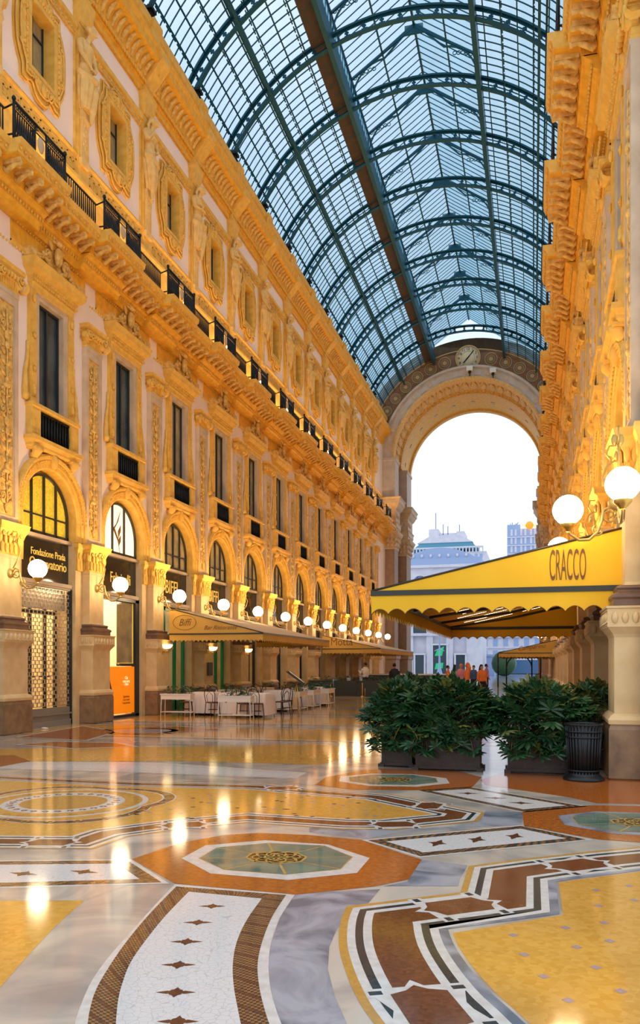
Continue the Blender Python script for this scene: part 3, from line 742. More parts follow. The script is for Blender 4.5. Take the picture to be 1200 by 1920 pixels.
m.box(-.42, .42, -.04, .04, RZ - .5, RZ - .08)
m.build('lantern_frame', ['teal_iron'], rib)
freeze(rib)
nr = K1 + 2
for i, k in enumerate(range(0, K1 + 1)):
    place(rib, (VX, yk(k), 0), 0, i == 0, label='arched iron truss under the glass vault, ' + ordn(i, K1 + 1), cat='roof truss', group='arched iron ribs of the glass vault')

# ------------------------------------------------------------------ end wall and arch (structure)
e = MB(); RO = 7.3; RI = 6.27; n = 48
def px_(x): return CX + x
# tympanum plate between arch and vault
T = []
for i in range(n + 1):
    a = -pi / 2 + pi * i / n
    T.append(((px_(RO * sin(a)), ZARCH + RO * cos(a)), a))
for i in range(n):
    (x0, z0), a0 = T[i]; (x1, z1), a1 = T[i + 1]
    def outp(a):
        R = 9.6; return (VX + R * sin(a), max(ZARCH, VZ + R * cos(a)))
    X0, W0 = outp(a0); X1, W1 = outp(a1)
    e.hexa([(x0, YARCH, z0), (x1, YARCH, z1), (x1, YARCH + .5, z1), (x0, YARCH + .5, z0), (X0, YARCH, W0), (X1, YARCH, W1), (X1, YARCH + .5, W1), (X0, YARCH + .5, W0)], 0)
for s in (-1, 1):
    a, b_x = sorted((px_(s * RO), px_(s * 9.0))); e.box(a, b_x, YARCH, YARCH + .5, 0, ZARCH, 1)
end = e.build('wall_end', ['tymp_brown', 'arch_pier'], recalc=True); tag(end, kind='structure')
# painted ornament on the tympanum as thin inlay
m = MB()
def ringp(c, r0, r1, y0, y1, mi, n=28, a0=0, a1=2 * pi):
    vs = []; full = abs(a1 - a0 - 2 * pi) < 1e-6
    for i in range(n + 1):
        a = a0 + (a1 - a0) * i / n
        for r in (r0, r1):
            for y in (y0, y1): vs.append((c[0] + r * sin(a), y, c[1] + r * cos(a)))
    fs = []
    for i in range(n):
        o = i * 4; fs += [(o, o + 4, o + 6, o + 2), (o + 1, o + 3, o + 7, o + 5), (o + 2, o + 6, o + 7, o + 3), (o, o + 1, o + 5, o + 4)]
    m.add(vs, fs, mi)
yf = YARCH - .02
ringp((CX, ZARCH), 7.42, 7.5, yf, YARCH + .1, 0, 60, -pi * .46, pi * .46)
ringp((VX - .05, VZ), 8.62, 8.7, yf, YARCH + .1, 0, 60, -pi * .40, pi * .40)
for i in range(1, 8):
    for s in (-1, 1):
        a = s * (.085 + .158 * i); rm = 8.32 - .0 * i
        if i > 6: continue
        rm = 8.05 + .0; c = (CX + rm * sin(a), ZARCH + .0 + rm * cos(a) + .02)
        r = .50 - .018 * i
        ringp(c, r, r + .05, yf, YARCH + .1, 0, 24); ringp(c, .0, r, yf + .012, YARCH + .1, 1, 24)
        ringp(c, .30, .33, yf, YARCH + .1, 0, 20)
        st = [(c[0] + q * sin(v), c[1] + q * cos(v)) for v, q in [(j * pi / 8, (.25 if j % 2 == 0 else .13)) for j in range(16)]]
        m.prism(st, lambda p, t: (p[0], t, p[1]), yf - .005, YARCH + .1, 2)
        for sg in (-1, 1):
            a2_ = a + s * .079
            tri = [(CX + (8.05 + sg * .5) * sin(a2_ - .05), ZARCH + (8.05 + sg * .5) * cos(a2_ - .05)), (CX + (8.05 + sg * .5) * sin(a2_ + .05), ZARCH + (8.05 + sg * .5) * cos(a2_ + .05)), (CX + (8.05 + sg * .18) * sin(a2_), ZARCH + (8.05 + sg * .18) * cos(a2_))]
            m.prism(tri, lambda p, t: (p[0], t, p[1]), yf + .006, YARCH + .1, 3)
            m.tube([(p[0], yf, p[1]) for p in tri], .02, 4, 0, closed=True)
m.build('painted_ornament', ['tymp_line', 'tymp_brown', 'tymp_line', 'tymp_red'], end)
# clock
ck = empty('wall_clock', (CX + .02, YARCH, ZARCH + 8.1)); tag(ck, 'round white clock face high on the painted wall over the end arch', 'clock')
m = MB(); m.lathe([(0, -.05), (.96, -.05), (.96, 0)], n=40, ax='y'); m.build('clock_dial', ['clock_face'], ck)
m = MB(); m.lathe([(.96, 0), (.96, -.09), (1.06, -.09), (1.06, 0)], n=40, ax='y'); m.lathe([(.56, -.052), (.56, -.06), (.585, -.06), (.585, -.052)], n=32, ax='y')
m.build('clock_rim', ['tymp_line'], ck)
for h in range(1, 13):
    a = h * pi / 6; text_obj(str(h), 'numeral', .30, 'iron', (.76 * sin(a), -.056, .76 * cos(a) - .10), (pi / 2, 0, 0), parent=ck)
for L, wd, a in ((.62, .05, radians(222)), (.85, .04, radians(40))):
    m = MB(); dx, dz = sin(a), cos(a)
    m.prism([(-dz * wd - dx * .15, dx * wd - dz * .15), (dz * wd - dx * .15, -dx * wd - dz * .15), (dx * L * .8 + dz * wd, dz * L * .8 - dx * wd), (dx * L, dz * L), (dx * L * .8 - dz * wd, dz * L * .8 + dx * wd)], lambda p, t: (p[0], t, p[1]), -.075, -.06)
    m.build('clock_hand', ['iron'], ck)

# stone ring, deep soffit and outer ring
m = MB()
def aring(mb, c, r0, r1, y0, y1, mi, n=56, lo=None):
    vs = []
    for i in range(n + 1):
        a = -pi / 2 + pi * i / n
        for r in (r0, r1):
            for y in (y0, y1): vs.append((c[0] + r * sin(a), y, c[1] + r * cos(a)))
    fs = []
    for i in range(n):
        o = i * 4; fs += [(o, o + 4, o + 6, o + 2), (o + 1, o + 3, o + 7, o + 5), (o + 2, o + 6, o + 7, o + 3), (o, o + 1, o + 5, o + 4)]
    fs += [(0, 2, 3, 1), (n * 4, n * 4 + 1, n * 4 + 3, n * 4 + 2)]
    mb.add(vs, fs, mi)
CA = (CX, ZARCH)
aring(m, CA, RI + .1, RO, YARCH - .30, YARCH + .2, 0); aring(m, CA, RO - .12, RO + .06, YARCH - .42, YARCH, 0); aring(m, CA, RI, RI + .14, YARCH - .36, YARCH + .2, 1)
for i in range(13):                                              # square bosses and sunk panels on the ring
    a = -pi / 2 + pi * (i + .5) / 13; rm = (RI + RO) / 2
    def q(u, v, y): return (CX + (rm + v) * sin(a) + u * cos(a), y, ZARCH + (rm + v) * cos(a) - u * sin(a))
    m.hexa([q(-.18, -.18, YARCH - .34), q(.18, -.18, YARCH - .34), q(.18, .18, YARCH - .34), q(-.18, .18, YARCH - .34), q(-.18, -.18, YARCH - .2), q(.18, -.18, YARCH - .2), q(.18, .18, YARCH - .2), q(-.18, .18, YARCH - .2)], 2)
    for v in (-.25, .25):
        for k in range(4):
            aa = a + (.07 + k * .025) ; ab = aa + .03
            P = lambda A, rr, y: (CX + rr * sin(A), y, ZARCH + rr * cos(A))
            if ab < pi / 2: m.hexa([P(aa, rm + v - .02, YARCH - .33), P(ab, rm + v - .02, YARCH - .33), P(ab, rm + v + .02, YARCH - .33), P(aa, rm + v + .02, YARCH - .33), P(aa, rm + v - .02, YARCH - .25), P(ab, rm + v - .02, YARCH - .25), P(ab, rm + v + .02, YARCH - .25), P(aa, rm + v + .02, YARCH - .25)], 0)
# soffit bands
for r0, r1, y0, y1, mi in ((RI + .02, RO, YARCH, YARCH + .7, 1), (RI + .22, RO, YARCH + .7, YARCH + 3.6, 1), (RI + .0, RO, YARCH + 3.6, YARCH + 4.3, 1), (RI + .06, RO, YARCH + 4.3, YEND - .6, 3), (RI - .12, RO, YEND - .6, YEND, 1)):
    aring(m, CA, r0, r1, y0, y1, mi)
for i in range(26):                                              # leafy coffers
    a = -pi / 2 + pi * (i + .5) / 26; r = RI + .16
    m.ell((CX + r * sin(a), YARCH + 2.15, ZARCH + r * cos(a)), .12, 1.0, .30, 8, 5, 1, Matrix.Rotation(pi / 2 + a, 3, 'Y').to_3x3())
    for yy in (YARCH + 1.1, YARCH + 3.2):
        m.ell((CX + r * sin(a), yy, ZARCH + r * cos(a)), .16, .22, .16, 6, 4, 1)
for i in range(11):
    a = -pi / 2 + pi * (i + .5) / 11; r = RI + .05
    m.ell((CX + r * sin(a), YARCH + 6.2, ZARCH + r * cos(a)), .03, .35, .24, 4, 3, 2, Matrix.Rotation(pi / 2 + a, 3, 'Y').to_3x3())
ar = m.build('trim_5', ['arch_stone', 'ochre_relief', 'stone_grey', 'ochre']); tag(ar, kind='structure')
# arch piers: four composite supports
def arch_pier(name, X, Y, depth, s, label, wd_=1.05):
    r = empty(name, (X, Y, 0)); tag(r, label, 'pier', 'giant piers carrying the end arch')
    def bx(mb, x0, x1, y0, y1, z0, z1, mi=0):
        a, b_ = sorted((s * x0, s * x1)); mb.box(a, b_, y0, y1, z0, z1, mi)
    def st(lv, mi, mb, w=0):       # stacked mouldings, protruding towards the nave (-s direction) and both ends
        vs = []
        for d, z in lv:
            q = [(s * wd_, -d), (-s * d, -d), (-s * d, depth + d), (s * wd_, depth + d)]
            vs += [(a, b_, z) for a, b_ in q]
        fs = [(i * 4 + k, i * 4 + (k + 1) % 4, (i + 1) * 4 + (k + 1) % 4, (i + 1) * 4 + k) for i in range(len(lv) - 1) for k in range(4)] + [(0, 1, 2, 3), tuple(len(lv) * 4 - 1 - k for k in range(4))]
        mb.add(vs, fs, mi)
    m = MB(); st([(.28, 0), (.28, .8), (.2, .9), (.12, 1.0), (.12, 2.1), (.2, 2.2), (.2, 2.5), (.1, 2.7), (0, 2.8)], 0, m); m.build('pedestal', ['arch_pier'], r)
    m = MB(); st([(0, 2.8), (0, 11.7)], 0, m)
    for d in (0,):
        bx(m, .12, wd_ - .1, -.05, 0, 3.2, 11.4, 0)
    m.build('shaft', ['arch_pier'], r)
    m = MB(); st([(.02, 11.7), (.08, 11.78), (.06, 11.9), (.12, 12.3), (.24, 12.8), (.36, 13.05), (.40, 13.2)], 0, m)
    for z, rr in ((12.05, .16), (12.5, .2), (12.9, .2)):
        for j in range(5): m.ell((s * (-.12 + .34 * j), -.14 - (z - 12) * .15, z), .14, .1, rr, 7, 5, 0)
        for j in range(int(depth / .34)): m.ell((-s * (.14 + (z - 12) * .15), .1 + .34 * j, z), .1, .14, rr, 7, 5, 0)
    m.build('capital', ['stone_grey'], r)
    m = MB(); st([(.16, 13.2), (.16, 13.5), (.22, 13.55), (.22, 13.9), (.3, 14.0), (.14, 14.05), (.14, 15.1), (.24, 15.2), (.34, 15.35), (.46, 15.6), (.52, 15.62), (.52, 15.95), (.62, 16.1), (.1, 16.15)], 0, m)
    for j in range(4): m.ell((s * (.1 + .38 * j), -.16, 14.6), .14, .08, .2, 7, 5, 0); m.ell((-s * .16, .2 + .36 * j, 14.6), .08, .14, .2, 7, 5, 0)
    m.build('entablature', ['stone_grey'], r)
    m = MB(); st([(.04, 16.1), (.04, 19.3), (.12, 19.4), (.12, 19.6), (.0, 19.62)], 0, m); m.build('impost_block', ['arch_stone'], r)
for s, nm in ((-1, 'left'), (1, 'right')):
    arch_pier('arch_pier', CX + s * (RI - .05), YARCH - .3, 1.9, s, 'tall brown stone pier on the %s of the end arch, nearest the nave' % nm)
    arch_pier('arch_pier', CX + s * (RI - .35), YARCH + 4.6, 2.6, s, 'tall brown pier on the %s of the end arch, the outer one by the piazza' % nm, 1.38)
e = MB()
for s in (-1, 1):
    a, b_x = sorted((px_(s * (RI + 1.04)), px_(s * 9))); e.box(a, b_x, YARCH + .5, YEND, 0, ZARCH, 0)
o = e.build('wall_passage', ['arch_pier']); tag(o, kind='structure')
for i, (a, lab) in enumerate(((.03, 'small white floodlight on the arch ring under the clock'), (.32, 'small white floodlight on the arch ring right of the clock'))):
    r = empty('floodlight', (CX + 6.75 * sin(a), YARCH - .36, ZARCH + 6.75 * cos(a))); tag(r, lab, 'floodlight', 'floodlights on the arch ring')
    m = MB(); m.box(-.26, .26, -.35, -.05, .05, .42); m.build('housing', ['white_metal'], r)
    m = MB(); m.box(-.03, .03, -.1, .2, -.3, .1); m.ell((0, -.2, -.05), .13, .13, .16, 8, 6); m.build('bracket', ['iron'], r)
# ------------------------------------------------------------------ facade elements, local frame: +x out of the wall, y along it, z up
SIDES = (('left', XL, 0.), ('right', XR, pi))
def fac(side, k, off=0.):
    return (XL, yk(k) + off, 0) if side == 'left' else (XR, yk(k) + off, 0)
def each(root, kind, krange_l, krange_r, off, labf, cat, grp):
    freeze(root); first = True; out = []
    for side, rng in (('left', krange_l), ('right', krange_r)):
        rng = list(rng)
        for i, k in enumerate(rng):
            rz = 0. if side == 'left' else pi
            out.append(place(root, fac(side, k, off), rz, first, label=labf(side, i, len(rng), k), cat=cat, group=grp % side)); first = False
    return out
PL = range(0, K1 + 1); PR = range(-1, K1 + 1)

# ---- ground floor pier
r = empty('stone_pier')
m = MB()
ring_stack(m, [(-.02, 0), (0, .02), (0, .72), (-.02, .78)], .46, .55, 0); m.build('plinth', ['granite'], r)
m = MB()
ring_stack(m, [(-.03, .78), (.0, .80), (.01, .86), (-.03, .92), (-.08, .95), (-.08, 2.05), (-.06, 2.10), (.0, 2.18), (.02, 2.20), (.02, 2.46), (.04, 2.47), (.04, 2.50), (-.1, 2.51)], .46, .55, 0)
m.build('pedestal', ['stone_pale'], r)
m = MB()
for j in range(7): m.ell((.485, -.48 + .16 * j, 2.33), .03, .05, .085, 6, 4); m.tube([(.485, -.48 + .16 * j - .07, 2.27), (.50, -.48 + .16 * j, 2.24), (.485, -.48 + .16 * j + .07, 2.27)], .014, 4)
for s in (-1, 1):
    for j in range(3): m.ell((.10 + .14 * j, s * .575, 2.33), .05, .03, .085, 6, 4)
m.box(.478, .49, -.56, .56, 2.22, 2.235); m.box(.478, .49, -.56, .56, 2.43, 2.445)
m.build('frieze_relief', ['stone_pale'], r)
m = MB()
ring_stack(m, [(-.1, 2.5), (-.07, 2.51), (-.07, 2.60), (-.045, 2.63), (-.05, 2.67), (-.10, 2.70), (-.13, 2.72), (-.13, 2.74), (-.11, 2.77), (-.13, 2.80), (-.20, 2.82)], .46, .55, 0)
m.build('shaft_base', ['granite_brown'], r)
m = MB()
ring_stack(m, [(0.02, 2.81), (0, 2.86), (0, 4.22), (.02, 4.25), (.02, 4.30)], .22, .38, 0)
m.build('shaft', ['stone_pale'], r)
m = MB()
ring_stack(m, [(.02, 4.30), (.01, 4.33), (.03, 4.75), (.09, 4.86), (.10, 4.90), (.16, 4.94), (.17, 5.02), (.19, 5.06)], .22, .38, 0)
for s in (-1, 1): ring_stack(m, [(0, 4.30), (.01, 4.75), (.04, 4.86), (.08, 4.95), (.08, 5.06)], .06, .74, 0) if s == 1 else None
for j in range(5):
    y = -.34 + .17 * j
    m.ell((.255, y, 4.47), .03, .07, .14, 7, 5); m.ell((.285, y + .085 if j < 4 else y, 4.66), .035, .06, .12, 7, 5)
    m.ell((.30, y, 4.80), .03, .04, .06, 6, 4)
for s in (-1, 1):
    for j in range(2): m.ell((.06 + .12 * j, s * .41, 4.47), .06, .03, .14, 7, 5); m.ell((.1 + .1 * j, s * .43, 4.7), .05, .04, .12, 7, 5)
    m.ell((.07, s * .58, 4.5), .03, .07, .15, 7, 5); m.ell((.08, s * .66, 4.72), .03, .06, .12, 7, 5)
    spiral(m, (s * .33, 4.80), .07, 1.3, s, .018, .30)
m.build('capital', ['ochre'], r)
def pier_lab(side, i, n, k):
    if side == 'right' and i == 0: return 'big stone pier at the right edge beside the litter bin'
    return 'stone pier with carved capital, %s arcade, %s' % (side, ordn(i, n))
each(r, 'pier', PL, PR, 0, pier_lab, 'pier', 'ground floor piers of the %s arcade')

# ---- upper pilaster with carved panel and Ionic capital
r = empty('carved_pilaster')
m = MB()
m.box(0, .09, -.42, .42, 5.06, 10.7)
for a, b_ in ((-.42, -.29), (.29, .42)): m.box(.09, .15, a, b_, 5.06, 10.7); 
m.box(.09, .15, -.29, .29, 5.06, 5.26); m.box(.09, .15, -.29, .29, 10.42, 10.7)
for a in (-.29, .27): m.box(.09, .12, a, a + .02, 5.26, 10.42)
m.box(.15, .17, -.42, .42, 10.62, 10.72)
m.build('frame', ['stone_grey'], r)
m = MB(); m.box(.085, .10, -.27, .27, 5.27, 10.41)
z = 5.42
mot = 0
while z < 10.2:
    m.tube([(.13, 0, z - .1), (.14, 0, z + .3), (.13, 0, z + .68)], [.03, .022, .03], 5)
    if mot % 3 == 0:
        m.ell((.13, 0, z + .05), .05, .09, .12, 8, 6)
        for s in (-1, 1):
            spiral(m, (s * .13, z + .32), .11, 1.4, s, .022, .11, start=-pi / 2, flip=s); leafy(m, s * .04, z + .12, pi / 2 - s * 1.0, .22, .09, .12)
            leafy(m, s * .05, z + .44, pi / 2 - s * .7, .20, .08, .12)
    elif mot % 3 == 1:
        m.ell((.13, 0, z + .22), .05, .12, .06, 8, 6); m.ell((.13, 0, z + .34), .05, .06, .09, 8, 6)
        for s in (-1, 1):
            spiral(m, (s * .14, z + .12), .09, 1.2, -s, .022, .11, start=pi / 2, flip=s); leafy(m, s * .02, z + .42, pi / 2 - s * .9, .26, .10, .12); leafy(m, s * .03, z - .02, pi / 2 - s * 1.3, .2, .08, .12)
    else:
        for s in (-1, 1):
            leafy(m, s * .02, z + .0, pi / 2 - s * .75, .30, .12, .12); leafy(m, s * .02, z + .26, pi / 2 - s * 1.0, .24, .09, .12)
            spiral(m, (s * .15, z + .46), .08, 1.3, s, .02, .11, flip=s)
        m.ell((.14, 0, z + .5), .05, .07, .10, 8, 6)
    z += .69; mot += 1
m.build('carved_relief', ['ochre_relief'], r)
m = MB()
ring_stack(m, [(0, 10.70), (.02, 10.74), (0, 10.78), (0, 10.98), (.04, 11.02), (.06, 11.12)], .15, .42, 0)
ring_stack(m, [(.08, 11.18), (.12, 11.22), (.12, 11.27), (.15, 11.31)], .15, .42, 0)
m.box(0, .22, -.46, .46, 11.10, 11.20)
for s in (-1, 1):
    spiral(m, (s * .40, 11.02), .15, 1.7, s, .035, .24, n=22, flip=s); m.lathe([(0, 0), (.15, 0), (.15, .18), (0, .2)], (.05, s * .40, 11.02), 14, ax='x')
    m.lathe([(.15, .0), (.11, .08), (.15, .16)], (.12, s * .55, 11.02), 10, ax='y')
    spiral(m, (s * .36, 11.02), .1, 1.2, s, .02, .30)
for j in range(5): m.ell((.25, -.24 + .12 * j, 11.06), .06, .045, .07, 7, 5)
for j in range(9): m.box(.14, .17, -.38 + .09 * j, -.34 + .09 * j, 10.80, 10.97)
m.build('ionic_capital', ['ochre'], r)
each(r, 'pilaster', PL, PR, 0, lambda side, i, n, k: 'tall carved pilaster above the %s arcade, %s' % (side, ordn(i, n)), 'pilaster', 'carved pilasters of the %s facade')

# ---- arched shop-front top light with archivolt
def arch_sweep(mb, prof, zc, zb, n=30, mi=0, inner=False):
    path = [(-1, zb)] + [None] * (n + 1) + [(1, zb)]
    vs = []
    for i in range(n + 3):
        for rr, p in prof:
            if i == 0: vs.append((p, -rr, zb))
            elif i == n + 2: vs.append((p, rr, zb))
            else:
                a = pi - pi * (i - 1) / n; vs.append((p, rr * cos(a), zc + rr * sin(a)))
    q = len(prof)
    mb.add(vs, [(i * q + j, i * q + j + 1, (i + 1) * q + j + 1, (i + 1) * q + j) for i in range(n + 2) for j in range(q - 1)], mi)
def window_pts(r, zb, n=24): return [(-r, zb)] + [(r * cos(pi - pi * i / n), GZ + r * sin(pi - pi * i / n)) for i in range(n + 1)] + [(r, zb)]
def make_arch(pane, frame=True, ng=4):
    r = empty('arched_window')
    m = MB()
    arch_sweep(m, [(1.12, -.30), (1.2, -.30), (1.2, .04), (1.24, .07), (1.34, .08), (1.35, .11), (1.46, .11), (1.48, .15), (1.54, .17), (1.58, .14), (1.60, .10), (1.60, 0)], GZ, 5.08)
    for i in range(46):
        a = pi - pi * i / 45; m.ell((.125, 1.41 * cos(a), GZ + 1.41 * sin(a)), .022, .03, .03, 5, 4)
        if i % 1 == 0: m.ell((.165, 1.53 * cos(a), GZ + 1.53 * sin(a)), .02, .035, .035, 5, 4)
    for i in range(34):
        a = pi - pi * i / 33; m.ell((.075, 1.28 * cos(a), GZ + 1.28 * sin(a)), .015, .02, .02, 5, 4)
    m.ell((.12, 0, GZ + 1.44), .12, .13, .22, 8, 6)
    m.build('archivolt', ['ochre'], r)
    m = MB()
    arch_sweep(m, [(1.06, -.24), (1.13, -.24), (1.13, -.16), (1.06, -.16), (1.06, -.24)], GZ, 5.12)
    m.box(-.26, -.16, -1.13, 1.13, 5.08, 5.18)
    for j in range(1, ng):
        y = -1.1 + 2.2 * j / ng; h = GZ + sqrt(max(0, 1.08 ** 2 - y * y)); m.box(-.24, -.16, y - .028, y + .028, 5.1, h)
    m.box(-.23, -.17, -1.1, 1.1, GZ - .02 + .0, GZ + .02) if ng == 4 else None
    m.build('window_frame', ['black_frame'], r)
    m = MB(); m.prism_x(window_pts(1.09, 5.12), -.23, -.215); m.build('window_pane', [pane], r)
    m = MB(); m.box(-.3, -.1, -1.24, 1.24, 5.0, 5.09); m.build('sill', ['stone_grey'], r)
    return r
WL = lambda i: ['with amber mosaic glass over the shuttered shop', 'with a white lit interior over the bookshop sign', 'with beige drapes over the first gold lettered sign', 'with beige drapes over the second gold lettered sign', 'over the fifth bay sign'][i] if i < 5 else 'over the %s bay from the near end' % ORD[i]
arA = make_arch('window_amber'); tag(arA, 'arched window with ochre archivolt ' + WL(0), 'window', 'arched windows of the left arcade'); arA.location = fac('left', 0, B / 2)
arB = make_arch('window_lit', ng=3); tag(arB, 'arched window with ochre archivolt ' + WL(1), 'window', 'arched windows of the left arcade'); arB.location = fac('left', 1, B / 2)
m = MB()
zz = [(0, .62), (.12, .95), (.03, .80), (-.25, .42), (-.02, .22), (-.02, .10), (-.12, .0), (.12, -.62), (.0, -.2), (-.12, .10), (.10, .30), (-.10, .45)]
m.prism_x([(.02, .72), (.16, 1.06), (-.20, .46), (.02, .16), (.16, -.45), (.0, .08), (-.32, .44)], -.20, -.19); m.prism_x([(.0, .40), (.17, .62), (.17, .42), (.02, .18)], -.20, -.19); m.prism_x([(.02, .12), (.17, .30), (.17, .1), (.06, -.05)], -.20, -.19)
m.v = [(x, y, z + 5.45) for x, y, z in m.v]; m.build('window_emblem', ['text_brown'], arB)
arC = make_arch('window_curtain')
freeze(arC); first = True
for side in ('left', 'right'):
    for k in range(2 if side == 'left' else -1, K1):
        place(arC, fac(side, k, B / 2), 0 if side == 'left' else pi, first, label='arched window with ochre archivolt ' + (WL(k) if side == 'left' else 'on the right, %s' % ordn(k + 1, K1 + 1)), cat='window', group='arched windows of the %s arcade' % side); first = False

# ---- tall first-floor window with scrolled pediment and iron balcony front
def make_tall(pane, nm='balcony_window'):
    r = empty(nm)
    m = MB()
    for s in (-1, 1):
        a, b_ = sorted((s * .55, s * .72)); m.box(-.25, .05, a, b_, 8.3, 11.12); a, b_ = sorted((s * .62, s * .72)); m.box(.05, .08, a, b_, 8.3, 11.2)
    m.box(-.25, .05, -.72, .72, 11.08, 11.25); m.box(.05, .08, -.72, .72, 11.17, 11.25)
    m.build('stone_frame', ['stone_grey'], r)
    m = MB(); m.box(-.17, -.15, -.56, .56, 8.3, 11.1); m.build('window_pane', [pane], r)
    m = MB(); m.box(-.15, -.09, -.56, -.50, 8.3, 11.1); m.box(-.15, -.09, .50, .56, 8.3, 11.1); m.box(-.15, -.09, -.03, .03, 8.3, 11.1); m.box(-.15, -.09, -.56, .56, 11.02, 11.1); m.build('window_frame', ['black_frame'], r)
    m = MB()
    for s in (-1, 1):
        a, b_ = sorted((s * .73, s * 1.0)); m.box(0, .10, a, b_, 8.3, 11.22); a, b_ = sorted((s * .77, s * .96)); m.box(.10, .125, a, b_, 8.5, 10.85)
        for z in (9.2, 10.05): m.lathe([(0, .03), (.05, .04), (.08, .0), (.085, .02)], (.125, s * .865, z), 12, ax='x'); m.ell((.15, s * .865, z), .03, .03, .03, 6, 4)
        for z in (8.62, 8.72, 11.0): m.ell((.13, s * .865, z), .05, .07, .10, 7, 5)
        # outer scroll console
        pts = [(.05, s * (1.02 + .16 * (1 - abs(u * 2 - 1)) * (1 - u) + .13 * (1 - u) ** 2), 8.35 + 1.5 * u) for u in [q / 10 for q in range(11)]]
        m.tube(pts, [.085, .09, .085, .075, .065, .055, .05, .045, .045, .05, .06], 6); m.ell((.06, s * 1.14, 8.46), .09, .12, .12, 8, 6)
    m.build('side_pilasters', ['ochre'], r)
    m = MB()
    ring_stack(m, [(-.08, 11.22), (-.06, 11.24), (-.06, 11.36), (-.03, 11.40), (-.03, 11.5), (.0, 11.53), (.02, 11.6), (.1, 11.66), (.16, 11.72), (.16, 11.80), (.2, 11.88), (.2, 11.92), (0, 11.93)], .18, 1.02, 0)
    for j in range(20): m.ell((.20, -.97 + .102 * j, 11.56), .03, .03, .035, 5, 4); m.box(.17, .20, -.96 + .102 * j, -.91 + .102 * j, 11.42, 11.48)
    m.build('lintel_cornice', ['ochre'], r)
    m = MB()
    for s in (-1, 1):
        pts = []
        for i in range(26):
            u = i / 25; pts.append((.22, s * (1.05 - .72 * u), 12.0 + .08 * cos(u * 3) + .50 * u ** 1.6))
        m.tube(pts, .045, 6)
        spiral(m, (s * .42, 12.32), .19, 1.5, s, .04, .20, start=0, n=24, flip=s); spiral(m, (s * .93, 12.10), .11, 1.3, -s, .03, .20, n=18, flip=s)
        m.ell((.26, s * .42, 12.32), .06, .07, .07, 8, 6)
        leafy(m, s * .16, 12.5, pi / 2 - s * .6, .36, .13, .2, .05); leafy(m, s * .12, 12.05, pi / 2 - s * 1.2, .5, .12, .2, .05)
        m.box(.05, .3, *(sorted((s * 1.02, s * 1.22))), 11.93, 12.16)
        for j in range(7): u = j / 6; m.ell((.2, s * (.95 - .6 * u), 12.0 + .3 * u), .05, .07, .06, 6, 4)
    m.prism_x([(-1.0, 11.95), (1.0, 11.95), (.45, 12.35), (.2, 12.62), (-.2, 12.62), (-.45, 12.35)], .02, .14)
    m.ell((.26, 0, 12.42), .1, .14, .26, 10, 8); m.ell((.28, 0, 12.78), .08, .16, .10, 8, 6)
    for j in range(5):
        a = pi * (j + .5) / 5; leafy(m, .06 * cos(a), 12.72 + .04 * sin(a), a, .2, .07, .24, .04)
    m.build('scroll_pediment', ['ochre_relief'], r)
    m = MB()
    for s in (-1, 1): a, b_ = sorted((s * .70, s * 1.06)); m.box(0, .20, a, b_, 7.46, 8.22); a, b_ = sorted((s * .76, s * 1.0)); m.box(.20, .215, a, b_, 7.56, 8.14)
    m.box(0, .06, -.7, .7, 7.46, 8.22)
    ring_stack(m, [(0, 8.20), (.03, 8.23), (.03, 8.30), (.0, 8.33)], .21, 1.06, 0)
    ring_stack(m, [(-.06, 7.18), (.0, 7.22), (.0, 7.28), (.06, 7.36), (.08, 7.36), (.08, 7.46), (0, 7.47)], .22, 1.07, 0)
    for s in (-1, 1):
        m.tube([(0, s * .84, 7.0), (.12, s * .84, 7.02), (.18, s * .84, 7.1), (.2, s * .84, 7.2)], [.09, .10, .13, .15], 8); m.ell((.08, s * .84, 6.98), .1, .10, .05, 8, 5)
        m.box(0, .28, s * .84 - .18, s * .84 + .18, 7.14, 7.2)
    m.build('balcony', ['ochre'], r)
    m = MB(); m.box(.12, .14, -.70, .70, 8.12, 8.18); m.box(.12, .14, -.70, .70, 7.48, 7.54); m.box(.07, .075, -.7, .7, 7.46, 8.2)
    for j in range(11):
        y = -.65 + .13 * j
        m.tube([(.13, y, 7.5), (.13, y, 7.8), (.13, y, 8.15)], [.022, .032, .022], 5); m.lathe([(.045, 0), (.045, .02)], (.12, y + .065, 7.68), 8, ax='x'); m.lathe([(.045, 0), (.045, .02)], (.12, y + .065, 7.98), 8, ax='x')
    m.build('iron_grille', ['iron'], r)
    return r
tw = make_tall('window_dark')
tc2 = make_tall('window_curtain')
freeze(tw); freeze(tc2); f1 = f2 = True
for side in ('left', 'right'):
    for k in range(0 if side == 'left' else -1, K1):
        dark = k < 2; root = tw if dark else tc2; fl = f1 if dark else f2
        i = k if side == 'left' else k + 1
        place(root, fac(side, k, B / 2), 0 if side == 'left' else pi, fl, label='tall window with iron balcony, %s facade, %s' % (side, ordn(i, K1 + (side == 'right'))), cat='window', group='first floor balcony windows on the %s' % side)
        if dark: f1 = False
        else: f2 = False

